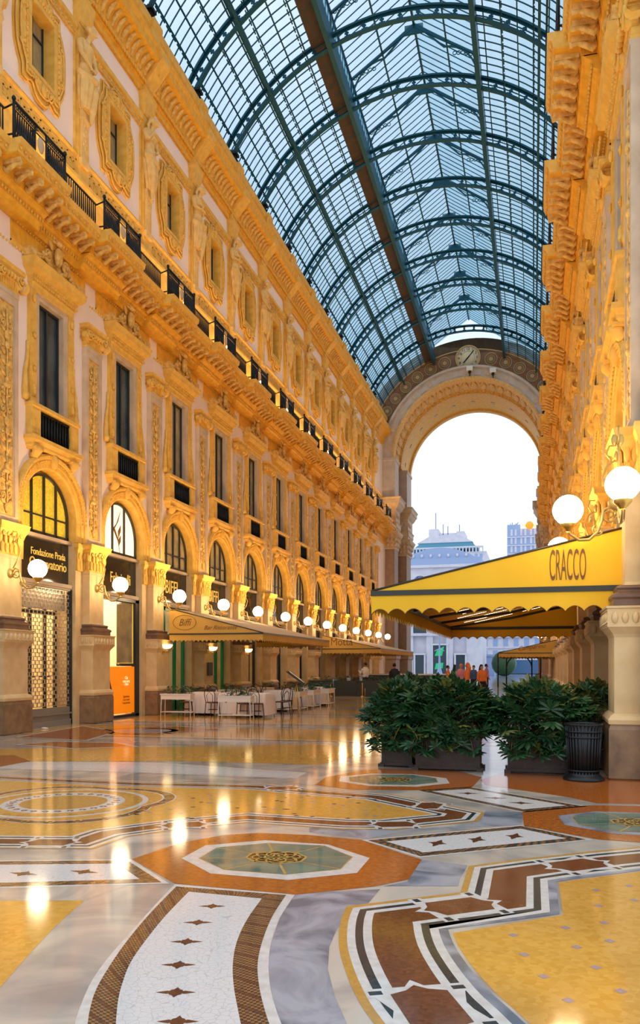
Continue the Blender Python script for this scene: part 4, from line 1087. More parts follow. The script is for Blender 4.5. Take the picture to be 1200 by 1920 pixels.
# ---- upper storey window with lobed cartouche surround
def lobed(sc, n=6):
    q = [(0, 1.52), (.16, 1.50), (.30, 1.40), (.38, 1.24), (.48, 1.22), (.60, 1.30) , (.80, 1.30), (.80, 1.02), (.84, .92), (.92, .80), (1.02, .55), (1.05, .25), (1.06, 0)]
    pts = [(x, z) for x, z in q] + [(x, -z) for x, z in q[::-1][1:]]
    pts = pts + [(-x, z) for x, z in pts[::-1][1:-1]]
    return [(x * sc[0], z * sc[1]) for x, z in pts]
def plate(mb, outer, ib, x0, x1, zc, mi=0):                 # plate with rectangular hole (half sizes ib)
    n = len(outer); inn = []
    for x, z in outer:
        t = min(ib[0] / max(1e-6, abs(x)), ib[1] / max(1e-6, abs(z))); inn.append((x * t, z * t))
    vs = []
    for P in (outer, inn):
        for X in (x0, x1): vs += [(X, p[0], zc + p[1]) for p in P]
    fs = []
    for i in range(n):
        j = (i + 1) % n
        fs += [(n + i, n + j, 3 * n + j, 3 * n + i), (i, j, n + j, n + i), (2 * n + i, 2 * n + j, 3 * n + j, 3 * n + i)]
    mb.add(vs, fs, mi)
r = empty('cartouche_window')
m = MB(); ZC = 18.0
plate(m, lobed((1.06, 1.04)), (.62, .97), -.12, -.04, ZC); plate(m, lobed((.98, .97)), (.62, .97), -.06, .0, ZC); plate(m, lobed((.86, .86)), (.62, .97), -.04, .05, ZC)
for sc in ((1.02, 1.0), (.90, .90)):
    P = lobed(sc); m.tube([(.0 if sc[0] > 1 else .05, p[0], ZC + p[1]) for p in P], .03, 5, closed=True)
for s in (-1, 1):
    for t in (-1, 1):
        spiral(m, (s * .30, ZC + t * 1.16), .14, 1.4, s * t, .03, .05, flip=s); spiral(m, (s * .82, ZC + t * .48), .15, 1.4, -s * t, .03, .05, flip=s); leafy(m, s * .80, ZC + t * .05, t * pi / 2, .4, .12, .05, .04)
    leafy(m, 0, ZC + s * 1.02, s * pi / 2, .36, .2, .06, .06)
nn_ = 60
for i in range(nn_):
    u = i / nn_ * 4; e = int(u); v = (u - e) * 2 - 1; y, z = ((v * .70, 1.06), (.70, -v * 1.06), (-v * .70, -1.06), (-.70, v * 1.06))[e]; m.ell((.06, y, ZC + z), .03, .05, .06, 5, 4)
m.build('cartouche', ['ochre'], r)
m = MB()
for a, b_, c, d in ((-.62, -.50, -.97, .97), (.50, .62, -.97, .97), (-.5, .5, .86, .97), (-.5, .5, -.97, -.86)): m.box(-.35, .06, a, b_, ZC + c, ZC + d)
m.build('inner_frame', ['ochre'], r)
m = MB(); m.box(-.34, -.32, -.5, .5, ZC - .86, ZC + .86); m.build('window_pane', ['window_curtain'], r)
m = MB()
for y in (-.48, 0, .48): m.box(-.32, -.28, y - .02, y + .02, ZC - .86, ZC + .86)
m.box(-.32, -.28, -.5, .5, ZC + .4, ZC + .44); m.build('window_frame', ['black_frame'], r)
freeze(r)
for i, k in enumerate(range(0, K1)):
    _p = fac('left', k, B / 2); place(r, (_p[0] - .15, _p[1] - .15, 0), 0, i == 0, label='top storey window in lobed ochre cartouche, ' + ordn(i, K1), cat='window', group='cartouche windows under the glass roof')

# ---- caryatid statues
def statue(seed, female, sway):
    R = random.Random(seed); m = MB()
    sg = 1 if R.random() < .5 else -1
    def dr(z0, z1, w0, w1, d0, d1, n=14, folds=9, fa=.03, bx=0.):
        vs = []; nu = 36
        for i in range(n + 1):
            t = i / n; z = z0 + (z1 - z0) * t; w = w0 + (w1 - w0) * t + .05 * sin(pi * t); d = d0 + (d1 - d0) * t + .03 * sin(pi * t)
            for k in range(nu):
                a = 2 * pi * k / nu; f = 1 + 1.5 * fa * (1 - .3 * t) / .3 * sin(folds * a + 2.5 * t * sg + seed) * (.4 + .6 * t)
                vs.append((bx + d * f * cos(a) + .03 * sin(3 * t), w * f * sin(a) + sway * .04 * sin(2 * t), z))
        nu_ = nu
        m.add(vs, [(i * nu + k, i * nu + (k + 1) % nu, (i + 1) * nu + (k + 1) % nu, (i + 1) * nu + k) for i in range(n) for k in range(nu)] + [tuple(range(nu))[::-1], tuple(n * nu + k for k in range(nu))], 0, True)
    X = .22
    dr(18.55, 17.55, .30, .20, .22, .15, fa=.035, bx=X)
    # swag of drapery across the hips and hanging fall
    m.tube([(X - .05, -.33 * sg, 18.55), (X + .15, -.2 * sg, 18.42), (X + .24, .05 * sg, 18.38), (X + .16, .26 * sg, 18.52), (X, .33 * sg, 18.6)], [.09, .11, .12, .11, .09], 8)
    m.tube([(X + .14, .2 * sg, 18.5), (X + .2, .16 * sg, 18.1), (X + .16, .1 * sg, 17.6), (X + .12, .08 * sg, 17.2)], [.10, .12, .10, .05], 8)
    # torso
    m.ell((X, 0, 18.72), .19, .27, .25, 14, 10); m.ell((X - .01, 0, 19.0), .17, .23, .26, 14, 10); m.ell((X + .0, 0, 19.27), .19, .29, .25, 14, 10)
    if female:
        for s in (-1, 1): m.ell((X + .14, s * .11, 19.24), .10, .10, .10, 10, 8)
    else: m.ell((X + .09, 0, 19.3), .12, .24, .14, 12, 8)
    m.tube([(X, -.24, 19.42), (X - .02, 0, 19.5), (X, .24, 19.42)], [.11, .12, .11], 8)
    # neck and bowed head turned along the nave
    m.tube([(X, 0, 19.45), (X + .06, .03, 19.62), (X + .12, .05, 19.70)], [.09, .08, .09], 8)
    R_ = Matrix.Rotation(.5, 3, 'Y')
    m.ell((X + .17, .06, 19.80), .13, .115, .155, 14, 10, rot=R_); m.ell((X + .27, .08, 19.74), .05, .07, .06, 8, 6)
    m.ell((X + .305, .085, 19.80), .022, .022, .04, 6, 5); m.ell((X + .30, .085, 19.70), .02, .035, .015, 6, 4); m.tube([(X + .27, .02, 19.85), (X + .30, .085, 19.86), (X + .26, .15, 19.85)], .015, 5)
    for s in (-1, 1): m.ell((X + .14, .06 + s * .12, 19.80), .03, .02, .04, 6, 5)
    for j in range(14):                                          # hair
        a = 2 * pi * j / 14; m.ell((X + .10 + .07 * cos(a), .06 + .13 * sin(a), 19.88 + .03 * cos(2 * a)), .06, .06, .06, 6, 5)
    m.ell((X + .08, .06, 19.90), .14, .15, .11, 10, 8)
    if female:
        for s in (-1, 1): m.tube([(X + .06, .06 + s * .13, 19.86), (X + .02, s * .15, 19.65), (X + .08, s * .17, 19.42)], [.06, .055, .03], 6)
    # arms
    mode = seed % 3
    for s in (-1, 1):
        sh = (X, s * .31, 19.40)
        if mode == 0: el = (X + .05, s * .37, 19.02); ha = (X + .24, -s * .06, 19.06 + .05 * s)
        elif mode == 1: el = (X + .08, s * .38, 19.0); ha = (X + .24, s * .08, 18.66)
        else: el = (X + .10, s * .36, 19.05) ; ha = (X + .22, s * .10, 19.42 if s == sg else 18.8)
        m.tube([sh, ((sh[0] + el[0]) / 2 + .0, (sh[1] + el[1]) / 2 + s * .02, (sh[2] + el[2]) / 2), el], [.095, .085, .065], 8)
        m.tube([el, ((el[0] + ha[0]) / 2 + .02, (el[1] + ha[1]) / 2, (el[2] + ha[2]) / 2), ha], [.065, .06, .04], 8)
        m.ell(ha, .05, .055, .045, 8, 6)
        for q in range(4): m.tube([(ha[0] + .02, ha[1] - s * .03, ha[2] - .03 + .02 * q), (ha[0] + .03, ha[1] - s * .10, ha[2] - .04 + .02 * q)], .016, 5)
    body = remesh(m, 'figure', ['statue'], .02, smooth_it=1)
    r = empty('caryatid_statue'); body.parent = r
    p = MB()
    vs = []
    for z, w, d in ((17.55, .17, .20), (17.3, .21, .24), (17.2, .18, .2), (16.4, .14, .14), (16.2, .13, .13), (16.15, .22, .2), (15.95, .22, .2)):
        vs += [(0.0, -w, z), (d + .02, -w, z), (d + .02, w, z), (0.0, w, z)]
    p.add(vs, [(i * 4 + k, i * 4 + (k + 1) % 4, (i + 1) * 4 + (k + 1) % 4, (i + 1) * 4 + k) for i in range(6) for k in range(4)] + [(0, 1, 2, 3), (27, 26, 25, 24)], 0)
    for j in range(7): p.ell((.19 - .01 * j, (.05 if j % 2 else -.05), 17.12 - .12 * j), .05, .06, .07, 7, 5)
    p.build('herm_pillar', ['statue'], r)
    p = MB(); ring_stack(p, [(0, 19.98), (.04, 20.05), (.04, 20.15), (.1, 20.3), (.1, 20.5), (.14, 20.6), (.14, 20.7)], .16, .24, -.1); p.build('head_block', ['ochre'], r)
    freeze(r)
    return r
sts = [statue(0, True, 1), statue(1, False, -1), statue(2, True, 1), statue(3, True, -1)]
used = set()
for i, k in enumerate(range(0, K1 + 1)):
    j = i % 4; pose = ['with arms crossed on the chest', 'bare chested with hands at the waist', 'with one hand raised', 'with folded arms and long hair'][j]
    _p = fac('left', k); place(sts[j], (_p[0] - .25, _p[1] - .15, 0), 0, j not in used, label='caryatid statue %s, %s' % (pose, ordn(i, K1 + 1)), cat='statue', group='caryatid statues between the top windows'); used.add(j)

# ---- railing on the main cornice
r = empty('ornate_railing')
m = MB(); hw = 1.02; P = 1.06
for s in (-1, 1):
    m.tube([(P, s * hw, 13.57), (P, s * hw, 14.42)], .035, 6); m.ell((P, s * hw, 14.46), .05, .05, .06, 8, 6); m.tube([(P, s * hw, 14.34), (P - .24, s * hw, 14.28)], .022, 5); m.tube([(P, s * hw, 13.66), (P - .24, s * hw, 13.66)], .022, 5)
m.tube([(P, -hw, 14.40), (P, hw, 14.40)], .032, 5); m.tube([(P, -hw, 13.66), (P, hw, 13.66)], .028, 5); m.tube([(P, -hw, 14.22), (P, hw, 14.22)], .016, 5)
for j in range(25):
    y = -hw + .06 + .08 * j
    if abs(y) < .20: continue
    m.tube([(P, y, 13.66), (P, y, 13.9), (P, y, 14.22)], [.016, .03, .016], 5); m.ell((P, y, 13.80), .024, .04, .07, 5, 4)
    m.tube([(P, y + .06 + .04 * cos(v), 14.31 + .045 * sin(v)) for v in [q * pi / 3 for q in range(6)]], .013, 4, closed=True)
for s in (-1, 1):
    spiral(m, (s * .30, 13.95), .10, 1.5, s, .02, P, flip=s); spiral(m, (s * .30, 14.12), .07, 1.3, -s, .018, P, flip=s); m.ell((P, s * .62, 13.82), .03, .09, .10, 7, 5); m.tube([(P, s * .22, 13.66), (P, s * .22, 14.4)], .024, 5)
m.build('iron_panel', ['iron'], r)
m = MB(); m.lathe([(0, .03), (.13, .03), (.16, .0)], (P, 0, 14.02), 18, ax='x'); m.v = [(x, y * .8, 14.02 + (z - 14.02) * 1.2) for x, y, z in m.v]; m.build('medallion', ['stone_grey'], r)
each(r, 'rail', PL, PR, 0, lambda side, i, n, k: 'ornate iron railing with oval medallion, %s cornice, %s' % (side, ordn(i, n)), 'railing', 'ornate railing panels on the %s cornice')
r = empty('straight_railing')
m = MB(); P = .82; hw = B / 2 - 1.04
m.tube([(P, -hw, 14.26), (P, hw, 14.26)], .028, 5); m.tube([(P, -hw, 13.64), (P, hw, 13.64)], .024, 5)
for j in range(19):
    y = -hw + .05 + (2 * hw - .1) * j / 18; m.tube([(P, y, 13.62), (P, y, 13.85), (P, y, 14.26)], [.014, .024, .014], 5); m.ell((P, y, 13.9), .022, .022, .05, 5, 4)
m.build('iron_bars', ['iron'], r)
each(r, 'rail', range(-1, K1), range(-1, K1), B / 2, lambda side, i, n, k: 'plain iron railing with thin bars, %s cornice, %s' % (side, ordn(i, n)), 'railing', 'straight railings on the %s cornice')
# lit fittings behind the railings: these light the top storey
r = empty('cornice_light')
m = MB(); m.box(-.10, .10, -.16, .16, 13.57, 13.66); m.tube([(0, 0, 13.6), (0, 0, 13.8)], .03, 6); m.build('fitting_base', ['iron'], r)
m = MB()
for s, h in ((-1, .0), (0, .1), (1, .04)): m.ell((.02, s * .11, 13.92 + h), .045, .045, .13, 8, 6)
m.build('lit_bulb', ['lamp_warm'], r)
each(r, 'light', range(0, K1 + 1), range(0, K1 + 1), .75, lambda side, i, n, k: 'small bright lamp behind the %s cornice railing, %s' % (side, ordn(i, n)), 'lamp', 'lamps behind the railing of the %s cornice')
for o in [o for o in bpy.data.objects if o.name.startswith('cornice_light')]:
    o.location.x += .80 if o.rotation_euler.z < 1 else -.80

# ---- globe wall lamps
r = empty('globe_wall_lamp')
m = MB(); m.lathe([(0, .06), (.05, .08), (.10, .05), (.12, .0)], (.22, 0, 3.86), 16, ax='x'); m.ell((.30, 0, 3.86), .04, .04, .04, 8, 6); m.build('rosette', ['gilt_iron'], r)
m = MB()
def arcpt(cx, cz, R, a): return (cx + R * cos(a), 0, cz + R * sin(a))
m.tube([(.26, 0, 3.86), (.36, 0, 3.98), (.48, 0, 3.92), (.50, 0, 3.76), (.56, 0, 3.60), (.68, 0, 3.49), (.82, 0, 3.49), (.94, 0, 3.58), (.98, 0, 3.70)], .022, 6)
m.tube([arcpt(.40, 3.84, .12 * (1 - u * .75), 2.2 + u * 9) for u in [q / 20 for q in range(21)]], .016, 5)
m.tube([arcpt(.55, 3.62, .09 * (1 - u * .75), 1.2 - u * 8) for u in [q / 16 for q in range(17)]], .014, 5)
m.tube([(.30, 0, 3.98), (.44, 0, 4.2), (.50, 0, 4.4), (.42, 0, 4.58), (.28, 0, 4.66), (.2, 0, 4.74)], .016, 5)
m.tube([(.36, 0, 4.62), (.44, 0, 4.74), (.40, 0, 4.86), (.30, 0, 4.86)], .013, 5)
for s in (-1, 1): m.ell((.30, s * .04, 4.70), .03, .05, .08, 6, 5)
m.build('scroll_arm', ['gilt_iron'], r)
m = MB(); m.lathe([(.03, -.06), (.09, 0), (.12, .03), (.12, .06)], (.98, 0, 3.68), 14); m.build('cup', ['brass'], r)
m = MB(); m.ell((.98, 0, 3.945), .222, .222, .222, 24, 16); m.build('glass_globe', ['globe_glass'], r)
lamps = each(r, 'lamp', range(0, K1 + 1), range(0, K1 + 1), 0, lambda side, i, n, k: ('glowing globe lamp on scrolled bracket, %s arcade, %s' % (side, ordn(i, n))) if side == 'left' else ('glowing globe lamp half hidden by the yellow awning, lowest of three' if i == 0 else 'glowing globe lamp of the right arcade beyond the awning, %s' % ordn(i, n)), 'lamp', 'globe lamps of the %s arcade')
for o in lamps:
    if abs(o.rotation_euler.z) > 1: o.location.x -= .04; o.location.y -= .25
# the pair of big globes at the near right pier
g1 = copy_tree(r); g1.location = (XR - .03, yk(-1) - .25, .02); g1.rotation_euler.z = pi; tag(g1, 'glowing globe lamp above the yellow awning, middle height of three', 'lamp', 'globe lamps of the right arcade')
g2 = copy_tree(r); g2.location = (1.12, 12.0, .05); g2.rotation_euler.z = -pi / 2; tag(g2, 'biggest glowing globe lamp, highest of three over the yellow awning', 'lamp', 'globe lamps of the right arcade')
def spot(loc, rot, power, size=radians(150), col=WARM, rad=.12, blend=.6):
    l = bpy.data.lights.new('uplight', 'SPOT'); l.energy = power; l.color = col; l.spot_size = size; l.spot_blend = blend; l.shadow_soft_size = rad
    o = bpy.data.objects.new('uplight', l); COL.objects.link(o); o.location = loc; o.rotation_euler = rot; return o
for k in range(0, K1 + 1):
    spot((XL + 1.5, yk(k) + .3, 4.4), (pi, radians(-22), 0), UP_W)  # added spot hanging free near the globe, no lamp of its own
    spot((XL + .45, yk(k) + B / 2, 14.0), (pi, radians(-8), 0), RAIL_W * .8, size=radians(165))
for k in range(-1, K1 + 1):
    spot((XR - 1.5, yk(k) + .3, 4.4), (pi, radians(22), 0), UP_W * 1.1)  # same added spot on the right, lifts the cornice underside
    spot((XR - .6, yk(k) + B / 2, 14.6), (pi, radians(-62), 0), RAIL_W * .85, size=radians(120))   # throws across to the opposite top storey
# ------------------------------------------------------------------ shop signs and shop fronts
RT = (pi / 2, 0, pi / 2)
def sign(k, label, mt='sign_panel'):
    r = empty('shop_sign', fac('left', k, B / 2)); tag(r, label, 'sign', 'fascia signs of the left arcade')
    m = MB(); m.box(-.30, -.22, -1.21, 1.21, 3.90, 5.0); m.build('sign_board', [mt], r)
    m = MB(); m.box(-.32, -.08, -1.22, 1.22, 3.78, 3.88); m.box(-.30, -.12, -1.22, 1.22, 3.72, 3.78); m.build('ledge', ['stone_grey'], r)
    return r
s0 = sign(0, 'black glass sign with yellow Osservatorio lettering over the steel shutter')
text_obj('Fondazione Prada', 'lettering', .27, 'sign_gold', (-.215, .26, 4.55), RT, (.82, 1), parent=s0); text_obj('Osservatorio', 'lettering', .36, 'sign_gold', (-.215, .26, 4.24), RT, (.88, 1), ext=.01, parent=s0)
s1 = sign(1, 'black glass sign with gold laFeltrinelli lettering over the bookshop door')
text_obj('la', 'lettering', .48, 'sign_gold', (-.215, -.93, 4.22), RT, (.8, 1), parent=s1, shear=.4); text_obj('Feltrinelli', 'lettering', .48, 'sign_gold', (-.215, .20, 4.22), RT, (.72, 1), parent=s1)
for k, nm in ((2, 'first'), (3, 'second')):
    s = sign(k, 'dark sign with gold BIFFI capitals over the tan awning, %s of the two' % nm); text_obj('BIFFI', 'lettering', .62, 'sign_gold', (-.215, -.05, 4.22), RT, (.85, 1.1), parent=s)
for k in range(4, K1): sign(k, 'dark sign panel above the %s bay of the left arcade' % ORD[k])
for o in bpy.data.objects:
    pass
# right arcade plain fascias
rs = empty('shop_sign'); m = MB(); m.box(-.30, -.22, -1.21, 1.21, 3.90, 5.0); m.build('sign_board', ['sign_panel'], rs); m = MB(); m.box(-.32, -.08, -1.22, 1.22, 3.78, 3.88); m.build('ledge', ['stone_grey'], rs)
freeze(rs)
for i, k in enumerate(range(-1, K1)): place(rs, fac('right', k, B / 2), pi, i == 0, label='dark blank sign panel in the right arcade, ' + ordn(i, K1 + 1), cat='sign', group='fascia panels of the right arcade')

# bay 0: steel lattice shutter in front of a lit shop
r = empty('roller_shutter', fac('left', 0, B / 2)); tag(r, 'closed steel lattice roller shutter with lit shop behind, left edge', 'shutter')
m = MB(); x = -.16
rows = 31; z0, z1 = .55, 3.70; dz = (z1 - z0) / rows
for i in range(rows + 1): m.tube([(x, -1.18, z0 + i * dz), (x, 1.18, z0 + i * dz)], .011, 4, sm=False)
for i in range(rows):
    w = .17; off = w / 2 if i % 2 else 0
    y = -1.18 + off
    while y < 1.18: m.box(x - .01, x + .01, y - .011, y + .011, z0 + i * dz, z0 + (i + 1) * dz); y += w
m.build('lattice', ['shutter_steel'], r)
m = MB(); m.box(-.2, -.1, -1.22, 1.22, .0, .16); m.box(-.24, -.14, -1.22, 1.22, .16, .50); m.box(-.2, -.08, -1.22, 1.22, .30, .34); m.build('bottom_rail', ['step'], r)
m = MB()
for y in (-1.2, 1.2): m.box(-.24, -.1, y - .04, y + .04, .0, 3.75)
m.build('guide_rail', ['black_frame'], r)
m = MB(); m.box(-.40, -.26, -1.1, 1.1, 3.15, 3.72); m.build('rolled_box', ['shutter_steel'], r)
r = empty('glazed_doors', fac('left', 0, B / 2)); tag(r, 'dark framed glass doors behind the steel lattice shutter', 'door')
m = MB()
for y in (-1.15, -.72, -.05, .62, 1.12): m.box(-.62, -.55, y - .045, y + .045, .1, 3.75)
m.box(-.62, -.55, -1.15, 1.15, 3.05, 3.15)
for y in (-.05, .62): m.box(-.66, -.5, y - .12, y + .12, 1.32, 1.36)
m.build('door_frame', ['black_frame'], r)
m = MB(); m.box(-.59, -.58, -1.15, 1.15, .1, 3.7); m.build('door_glass', ['clear_glass'], r)
r = empty('display_curtain', fac('left', 0, B / 2)); tag(r, 'cream backlit display wall inside the shuttered shop', 'display')
m = MB(); vs = []
n = 60
for i in range(n + 1):
    y = -1.7 + 3.4 * i / n; xx = -1.9 + .03 * sin(i * 1.3); vs += [(xx, y, .2), (xx, y, 3.9)]
m.add(vs, [(2 * i, 2 * i + 1, 2 * i + 3, 2 * i + 2) for i in range(n)]); m.v += []; m.build('curtain', ['shop_cream'], r)
for j, (y, z) in enumerate(((-.55, 2.75), (-.15, 2.6))):
    r = empty('pendant_lamp', (XL - 1.1, yk(0) + B / 2 + y, 0)); tag(r, 'small round pendant lamp inside the shuttered shop, %s' % ('left one' if j == 0 else 'right one'), 'lamp', 'pendant lamps in the shuttered shop')
    m = MB(); m.ell((0, 0, z), .12, .12, .12, 12, 8); m.build('lamp_ball', ['shade_lit'], r); m = MB(); m.tube([(0, 0, z + .1), (0, 0, 5.0)], .008, 4); m.build('cord', ['black_frame'], r)
# bay 1: bookshop door, mirror panel and orange poster
r = empty('shop_entrance', fac('left', 1, B / 2)); tag(r, 'bright bookshop entrance with dark posts and a mirrored transom panel', 'shop front')
m = MB(); m.box(-.25, -.1, .98, 1.22, 0, 3.75); m.box(-.25, -.1, -1.22, -1.12, 0, 3.75); m.box(-.3, -.1, -1.22, 1.22, 3.66, 3.76); m.box(-.28, -.12, .05, 1.0, 1.62, 1.70); m.box(-.3, -.1, -1.22, 1.22, 0, .08)
m.build('door_frame', ['black_frame'], r)
m = MB(); m.box(-.24, -.22, -.02, .98, 1.70, 3.66); m.build('mirror_panel', ['window_curtain'], r)
m = MB(); m.tube([(-.2, .96, 1.70), (-.2, .96, 3.64)], .02, 5); m.tube([(-.2, 0, 1.70), (-.2, .96, 1.70)], .02, 5); m.build('lit_trim', ['sign_gold'], r)
m = MB(); m.box(-2.2, -2.1, -1.6, 1.6, .05, 4.0); m.build('back_panel', ['window_lit'], r)
r = empty('orange_poster', fac('left', 1, B / 2)); tag(r, 'orange backlit poster panel standing in the bookshop doorway', 'poster')
m = MB(); m.box(-.20, -.14, -.72, .96, .12, 1.60); m.build('poster_panel', ['poster'], r)
m = MB(); m.prism_x([(-.72, .12), (-.50, .12), (-.42, .35), (-.50, .6), (-.46, .85), (-.60, 1.2), (-.72, 1.3)], -.139, -.135); m.build('poster_figure', ['poster_dark'], r)
for s_, z, y in (('Chi', 1.20, .42), ('non ama', 1.10, .42), ('i libri', 1.0, .42)): text_obj(s_, 'poster_text', .13, 'poster_text', (-.13, y, z), RT, parent=r, ext=.002)
for s_, z, y in (('Segretissimo', .62, .42), ('Il suo mondo', .52, .42), ('E una promessa', .42, .42)): text_obj(s_, 'poster_text', .10, 'text_brown', (-.13, y, z), RT, (.8, 1), parent=r, ext=.002)
# bays 2.. : doors
def shopdoor(k, side, m1, label, kind=0):
    r = empty('glazed_doorway', fac(side, k, B / 2), 0 if side == 'left' else pi); tag(r, label, 'shop front', 'shop doors of the %s arcade' % side)
    m = MB()
    for y in (-1.18, -.45, .45, 1.18): m.box(-.4, -.3, y - .06, y + .06, 0, 3.72)
    m.box(-.4, -.3, -1.2, 1.2, 3.6, 3.72); m.box(-.4, -.3, -1.2, 1.2, 2.6, 2.7); m.box(-.4, -.3, -1.2, 1.2, 0, .35); m.build('door_frame', [m1], r)
    m = MB(); m.box(-.36, -.35, -1.15, 1.15, .3, 3.65); m.build('door_glass', ['clear_glass' if kind == 0 else 'window_dark'], r)
    if kind == 0:
        m = MB()
        for z in (1.1, 1.5, 1.9, 2.3): m.box(-.95, -.75, -1.0, .1, z, z + .03); [m.lathe([(.0, 0), (.035, 0), (.035, .13), (.012, .2), (.012, .26)], (-.85, -.9 + .12 * j, z + .03), 8, ax='z') for j in range(8)]
        m.build('bottle_shelf', ['white_metal'], r)
    return r
for k in range(2, K1): shopdoor(k, 'left', 'shop_green' if k < 4 else 'black_frame', ('green framed bar door under the tan awning, %s' % ('nearer one' if k == 2 else 'farther one')) if k < 4 else 'dark glazed shop front in the %s bay of the left arcade' % ORD[k], 0 if k < 5 else 1)
for k in range(-1, K1): shopdoor(k, 'right', 'black_frame', 'dark glazed shop front in the right arcade, ' + ordn(k + 1, K1 + 1), 1)
def alight(loc, sx_, sy_, power, col=(1, .8, .5), rot=(0, 0, 0)):
    l = bpy.data.lights.new('ceiling_light', 'AREA'); l.shape = 'RECTANGLE'; l.size = sx_; l.size_y = sy_; l.energy = power; l.color = col
    o = bpy.data.objects.new('ceiling_light', l); COL.objects.link(o); o.location = loc; o.rotation_euler = rot
alight((XL - 1.2, yk(0) + B / 2, 4.7), .8, 2.4, SHOP_W * 2.4, (1, .78, .42)); alight((XL - 1.3, yk(1) + B / 2, 4.7), .8, 2.4, SHOP_W * 1.5, (1, .86, .7))
for k in (2, 3, 4): alight((XL - 1.6, yk(k) + B / 2, 4.7), 1, 2, SHOP_W * .5, (1, .85, .55))
# small shell wall lights under the awning
r = empty('shell_wall_light'); m = MB(); m.box(0, .02, -.06, .06, 2.0, 2.25); m.tube([(.0, -.03, 2.1), (.12, -.06, 2.02), (.16, -.05, 2.1)], .012, 5); m.tube([(0, .03, 2.1), (.12, .06, 2.02), (.16, .05, 2.1)], .012, 5); m.build('bracket', ['brass'], r)
m = MB(); m.lathe([(.0, -.08), (.12, -.06), (.18, .0), (.20, .07), (.17, .07), (.10, -.02)], (.14, 0, 2.22), 14); m.build('shell_shade', ['shade_lit'], r); freeze(r)
for i, (k, dx) in enumerate(((2, 0), (3, 0), (4, 0))):
    place(r, (XL + .40, yk(k) - .05, .05), 0, i == 0, label='small lit shell shaped wall light on a pier under the tan awning, %s' % ['nearest of three', 'middle of three', 'farthest of three'][i], cat='lamp', group='shell wall lights under the awning')
m = MB(); m.box(0, .03, -.22, .22, 1.25, 1.75); o = m.build('menu_plaque', ['planter_brown'], loc=(XL + .42, yk(3), 0)); tag(o, 'small brown menu plaque fixed to the pier under the tan awning', 'plaque')

# ------------------------------------------------------------------ awnings
def awning(name, label, xw, xf, ya, yb, zw, zf, drop, mtop, mside, nsc, ns_front, bar=.05, gap_glow=False, ribs=6, grp=None):
    """xw wall side x, xf front x, ya near end y, yb far end y, zw height at wall, zf height at front"""
    r = empty(name, (xw, ya, 0)); tag(r, label, 'awning', grp)
    L = xf - xw; D = yb - ya; sgn = 1 if L > 0 else -1
    m = MB(); n = 12
    vs = []
    for i in range(n + 1):
        u = i / n; x = L * u; z = zw + (zf - zw) * u - .004 * sin(pi * u)
        for y, dz in ((0, 0), (D, 0), (0, -.015), (D, -.015)): vs.append((x, y, z + dz))
    fs = []
    for i in range(n):
        o = i * 4; fs += [(o, o + 1, o + 5, o + 4), (o + 2, o + 6, o + 7, o + 3), (o, o + 4, o + 6, o + 2), (o + 1, o + 3, o + 7, o + 5)]
    m.add(vs, fs + [(0, 2, 3, 1), (n * 4, n * 4 + 1, n * 4 + 3, n * 4 + 2)], 0); m.build('canopy', [mtop], r)
    for y, nm in ((0, 'side_panel'), (D, 'side_panel')):
        m = MB(); P = [(0, zf), (0, zw - .01)] + [(L * i / n, zw + (zf - zw) * i / n - .004 * sin(pi * i / n) - .005) for i in range(1, n)] + [(L, zf - .005)]
        m.prism(P, lambda p, t: (p[0], t, p[1]), y - .008, y + .008); m.build(nm, [mside], r)
        m = MB(); m.box(*(sorted((0, L))), y - .03, y + .03, zf - bar, zf + .0); m.build('frame_bar', ['awning_bar'], r)
    def scall(nn, f, th0, th1):
        P = [(0, zf - bar)]
        for i in range(nn):
            for j in range(8):
                u = (i + j / 8) / nn; P.append((u, zf - bar - drop + (drop * .28) * abs(sin(pi * (u * nn))) ** .8))
        P += [(1, zf - bar - drop), (1, zf - bar)]
        return P
    for y in (0, D):
        m = MB(); m.prism(scall(nsc, None, 0, 0), lambda p, t: (L * p[0], t, p[1]), y - .012, y + .004); m.build('valance', [mside], r)
        m = MB(); m.tube([(L * p[0], y - .012, p[1]) for p in scall(nsc, None, 0, 0)[1:-1]], .009, 4); m.build('valance_hem', ['text_brown'], r)
    m = MB(); m.prism(scall(ns_front, None, 0, 0), lambda p, t: (L + t, D * p[0], p[1]), -.008, .008); m.build('valance', [mside], r)
    m = MB(); m.box(*(sorted((L - .05 * sgn, L + .02 * sgn))), 0, D, zf - bar, zf + .01); m.build('frame_bar', ['awning_bar'], r)
    for j in range(ribs):
        y = D * (j + .5) / ribs; m = MB()
        m.tube([(0, y, zw - .25), (L * .5, y + .2, (zw + zf) / 2 - .22), (L * .97, y, zf - .06)], .035, 6); m.build('folding_arm', ['awning_bar'], r)
    if gap_glow:  # thin glowing lines put in for light between the awning strips
        m = MB()
        for j in range(12):
            y = D * (j + .6) / 12
            for (u0, u1) in ((.12, .42), (.50, .80)) if j % 2 else ((.2, .62), (.66, .86)):
                m.box(*(sorted((L * u0, L * u1))), y - .006, y + .006, 0, .006)
                k = len(m.v) - 8
                for q in range(k, k + 8):
                    x, yy, zz = m.v[q]; u = x / L; m.v[q] = (x, yy, zw + (zf - zw) * u - .004 * sin(pi * u) - .05 + zz)
        m.build('light_strips', ['led'], r)
    m = MB(); m.tube([(0, -.01, zw), (L, -.01, zf)], .018, 5); m.build('edge_piping', ['awning_bar'], r)
    return r
cr_ = awning('yellow_awning', 'large bright yellow awning lettered CRACCO with scalloped valance, right side', 1.30, -2.55, 12.85, 25.9, 3.72, 2.86, .30, 'awning_yellow', 'awning_yellow', 14, 44, gap_glow=True, bar=.085, ribs=5)
